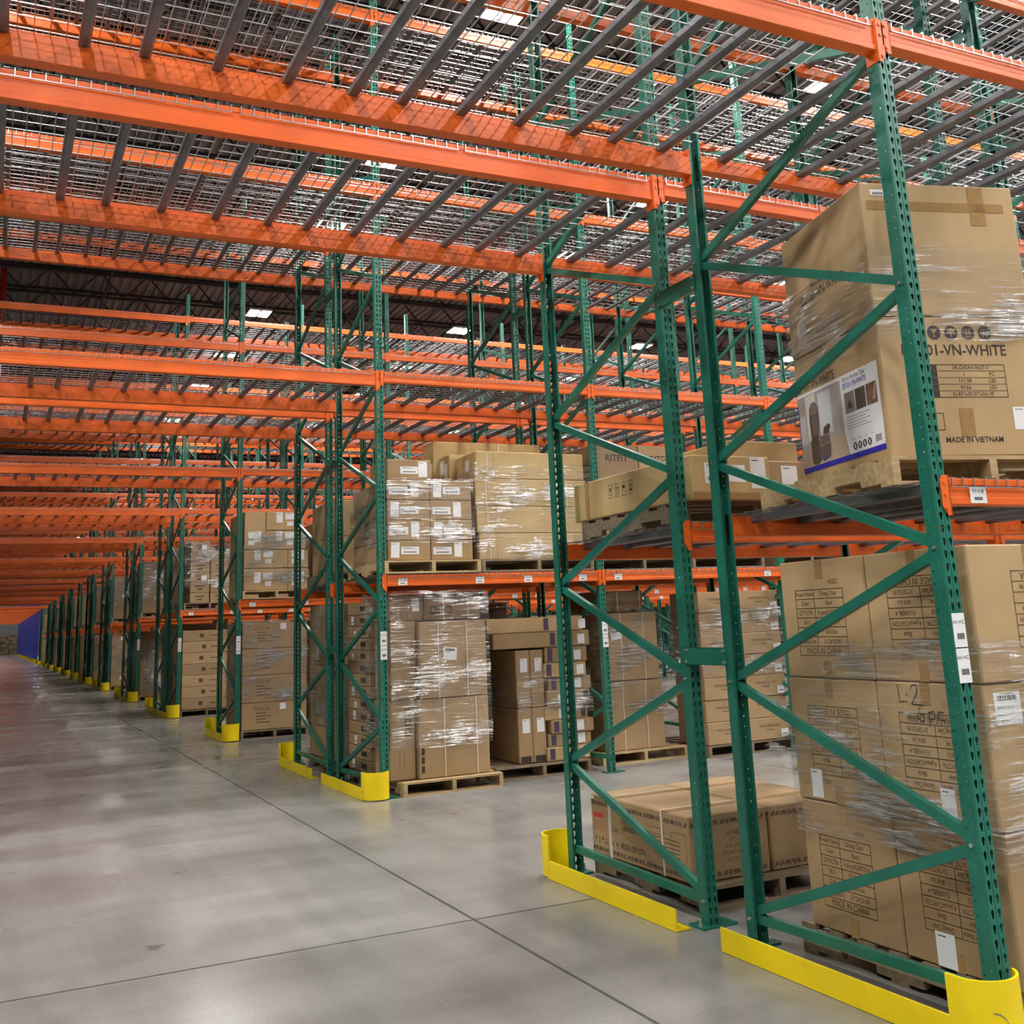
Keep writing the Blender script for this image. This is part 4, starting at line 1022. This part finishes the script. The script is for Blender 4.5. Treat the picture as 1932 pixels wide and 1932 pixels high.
# ------------------------------------------------------------------ plain loads of the farther rows
def load(ri, half, level, x, layers, cm, cols=1, film=True, wd=.95, lh=.42, seed=0, depth=1.1, parts=False, yoff=.12):
    y, nd, _ = ROWS[ri]; yy = (y if half == 0 else y+D+G)+yoff; z = 0.0 if level == 0 else ZS
    hn = ('front half of ' if half == 0 else 'rear half of ') if nd == 2 else ''
    bay = f"bay {['one', 'two', 'three', 'four', 'five', 'six'][int(x//L)]}"; pl = 'left place' if (x % L) < L*.45 else 'right place'
    wh = f"{'floor' if level == 0 else 'lowest shelf'}, {bay} {pl}, {hn}{ORD[ri+1]} row"
    pallet(f"pallet at {wh}", x-.02, yy, z, 0, seed % 2, parts, wd+.04, depth+.05)
    h = layers*lh; cwid = wd/cols
    for l in range(layers):
        for k in range(cols):
            c = carton(f"carton layer {['one', 'two', 'three', 'four', 'five', 'six', 'seven', 'eight'][l]}{'' if cols == 1 else (' left' if k == 0 else ' right')}, {wh}", x+k*cwid, x+(k+1)*cwid-.006, yy+.03, yy+.03+depth, z+.129+l*lh, z+.129+(l+1)*lh-.002, cm)
            if ri <= 6 and (l+k+seed) % 3 == 0: Face(c, 'y').sticker(cwid*.55, lh*.45, .10, .11, 1, False)
            if ri <= 4 and (l+seed) % 2 == 0:
                f = Face(c, 'x'); f.rect(.2, .45, lh*.4, lh*.46, INKSOFT); f.rect(.2, .36, lh*.28, lh*.32, INKSOFT); f.done()
    if film and ri <= 7: wrap(f"film round load at {wh}", x-.015, x+wd+.01, yy+.015, yy+.045+depth, z+.4, z+.13+h, amp=.014, n=8, seed=seed)
load(1, 1, 0, 1.35, 4, 2, 1, True, seed=1); load(2, 0, 0, 1.30, 4, 1, 2, True, lh=.40, seed=2); load(2, 0, 1, 1.32, 3, 1, 2, False, lh=.36, seed=3)
load(2, 0, 0, 2.62, 4, 2, 1, True, lh=.4, seed=4); load(2, 0, 1, 2.62, 3, 1, 1, True, lh=.4, seed=5); load(2, 0, 0, 3.85, 3, 2, 1, False, seed=6); load(2, 0, 0, 5.05, 4, 1, 1, True, lh=.38, seed=7); load(2, 0, 1, 5.05, 3, 1, 1, True, lh=.38, seed=8)
load(3, 1, 0, .12, 4, 1, 1, True, seed=9); load(3, 1, 1, .12, 3, 1, 1, True, seed=10); load(3, 0, 0, 1.3, 4, 2, 1, True, seed=11); load(3, 0, 1, 1.3, 3, 1, 2, True, seed=12)
load(3, 0, 0, 2.62, 4, 1, 1, True, seed=13); load(3, 0, 1, 2.62, 3, 1, 1, True, seed=14)
sd = 20
for ri in range(4, 13):
    single = ROWS[ri][1] == 1
    for half in range(ROWS[ri][1]):
        for level in (0, 1):
            if (ri, half, level) in ((4, 0, 0),): continue
            n = 4 if level == 0 else 3
            load(ri, half, level, .11, n, (sd*7) % 3, 2 if ri in (5, 6) and half == 0 else 1, ri < 7, lh=.40 if n == 4 else .43, seed=sd); sd += 1
            if ri < 7 and half == 0: load(ri, half, level, 1.28, n, (sd*5) % 3, 1, False, lh=.38, seed=sd); sd += 1
# fifth row, floor: low cartons half covered by a hanging sheet of film
load(4, 0, 0, .11, 2, 1, 1, False, lh=.42, seed=90)
q = MB(); Y5 = ROWS[4][0]; rnd = random.Random(9); n = 10
for a in range(n+1):
    for b in range(n+1):
        u, v = a/n, b/n; q.v.append((.15+.62*u+.05*rnd.random(), Y5+.05-.16*math.sin(PI*u)-.06*rnd.random(), .28+.95*v*(.35+.65*math.sin(PI*(.25+.6*u)))))
for a in range(n):
    for b in range(n): q.f.append((a*(n+1)+b, (a+1)*(n+1)+b, (a+1)*(n+1)+b+1, a*(n+1)+b+1))
tag(obj('loose_film', q.mesh('loose_film', film_material(.50))), 'crumpled milky film hanging over low cartons on floor of fifth row', 'plastic film')

# ------------------------------------------------------------------ bales at the far end
def bale(label, x, y, z, w_, d_, h_, seed):
    rnd = random.Random(seed); mb = MB(); n = 6
    def P(u, v, wv): return (x+w_*u+(rnd.random()-.5)*.12, y+d_*v+(rnd.random()-.5)*.12, z+h_*wv+(rnd.random()-.5)*.10*(1 if wv > 0 else 0))
    g = {(a, b, c_): P(a/n, b/2, c_/n) for a in range(n+1) for b in range(3) for c_ in range(n+1)}
    idx = {k: i for i, k in enumerate(g)}; mb.v = list(g.values())
    for a in range(n):
        for c_ in range(n):
            mb.f.append((idx[(a, 0, c_)], idx[(a+1, 0, c_)], idx[(a+1, 0, c_+1)], idx[(a, 0, c_+1)])); mb.f.append((idx[(a+1, 2, c_)], idx[(a, 2, c_)], idx[(a, 2, c_+1)], idx[(a+1, 2, c_+1)]))
        for b in range(2): mb.f.append((idx[(a, b, n)], idx[(a+1, b, n)], idx[(a+1, b+1, n)], idx[(a, b+1, n)]))
    for b in range(2):
        for c_ in range(n): mb.f.append((idx[(0, b+1, c_)], idx[(0, b, c_)], idx[(0, b, c_+1)], idx[(0, b+1, c_+1)])); mb.f.append((idx[(n, b, c_)], idx[(n, b+1, c_)], idx[(n, b+1, c_+1)], idx[(n, b, c_+1)]))
    o = obj('cardboard_bale', mb.mesh('cardboard_bale', BALE)); tag(o, label, 'bale', 'baled cardboard at far end')
for i in range(3):
    for j in range(2):
        bale(f"crushed cardboard bale, {['left', 'middle', 'right'][i]} of {'lower' if j == 0 else 'upper'} layer against the far wall", -4.4+i*1.75, 158+.3*j, .0+j*1.35, 1.6, 1.4, 1.3, i*7+j)
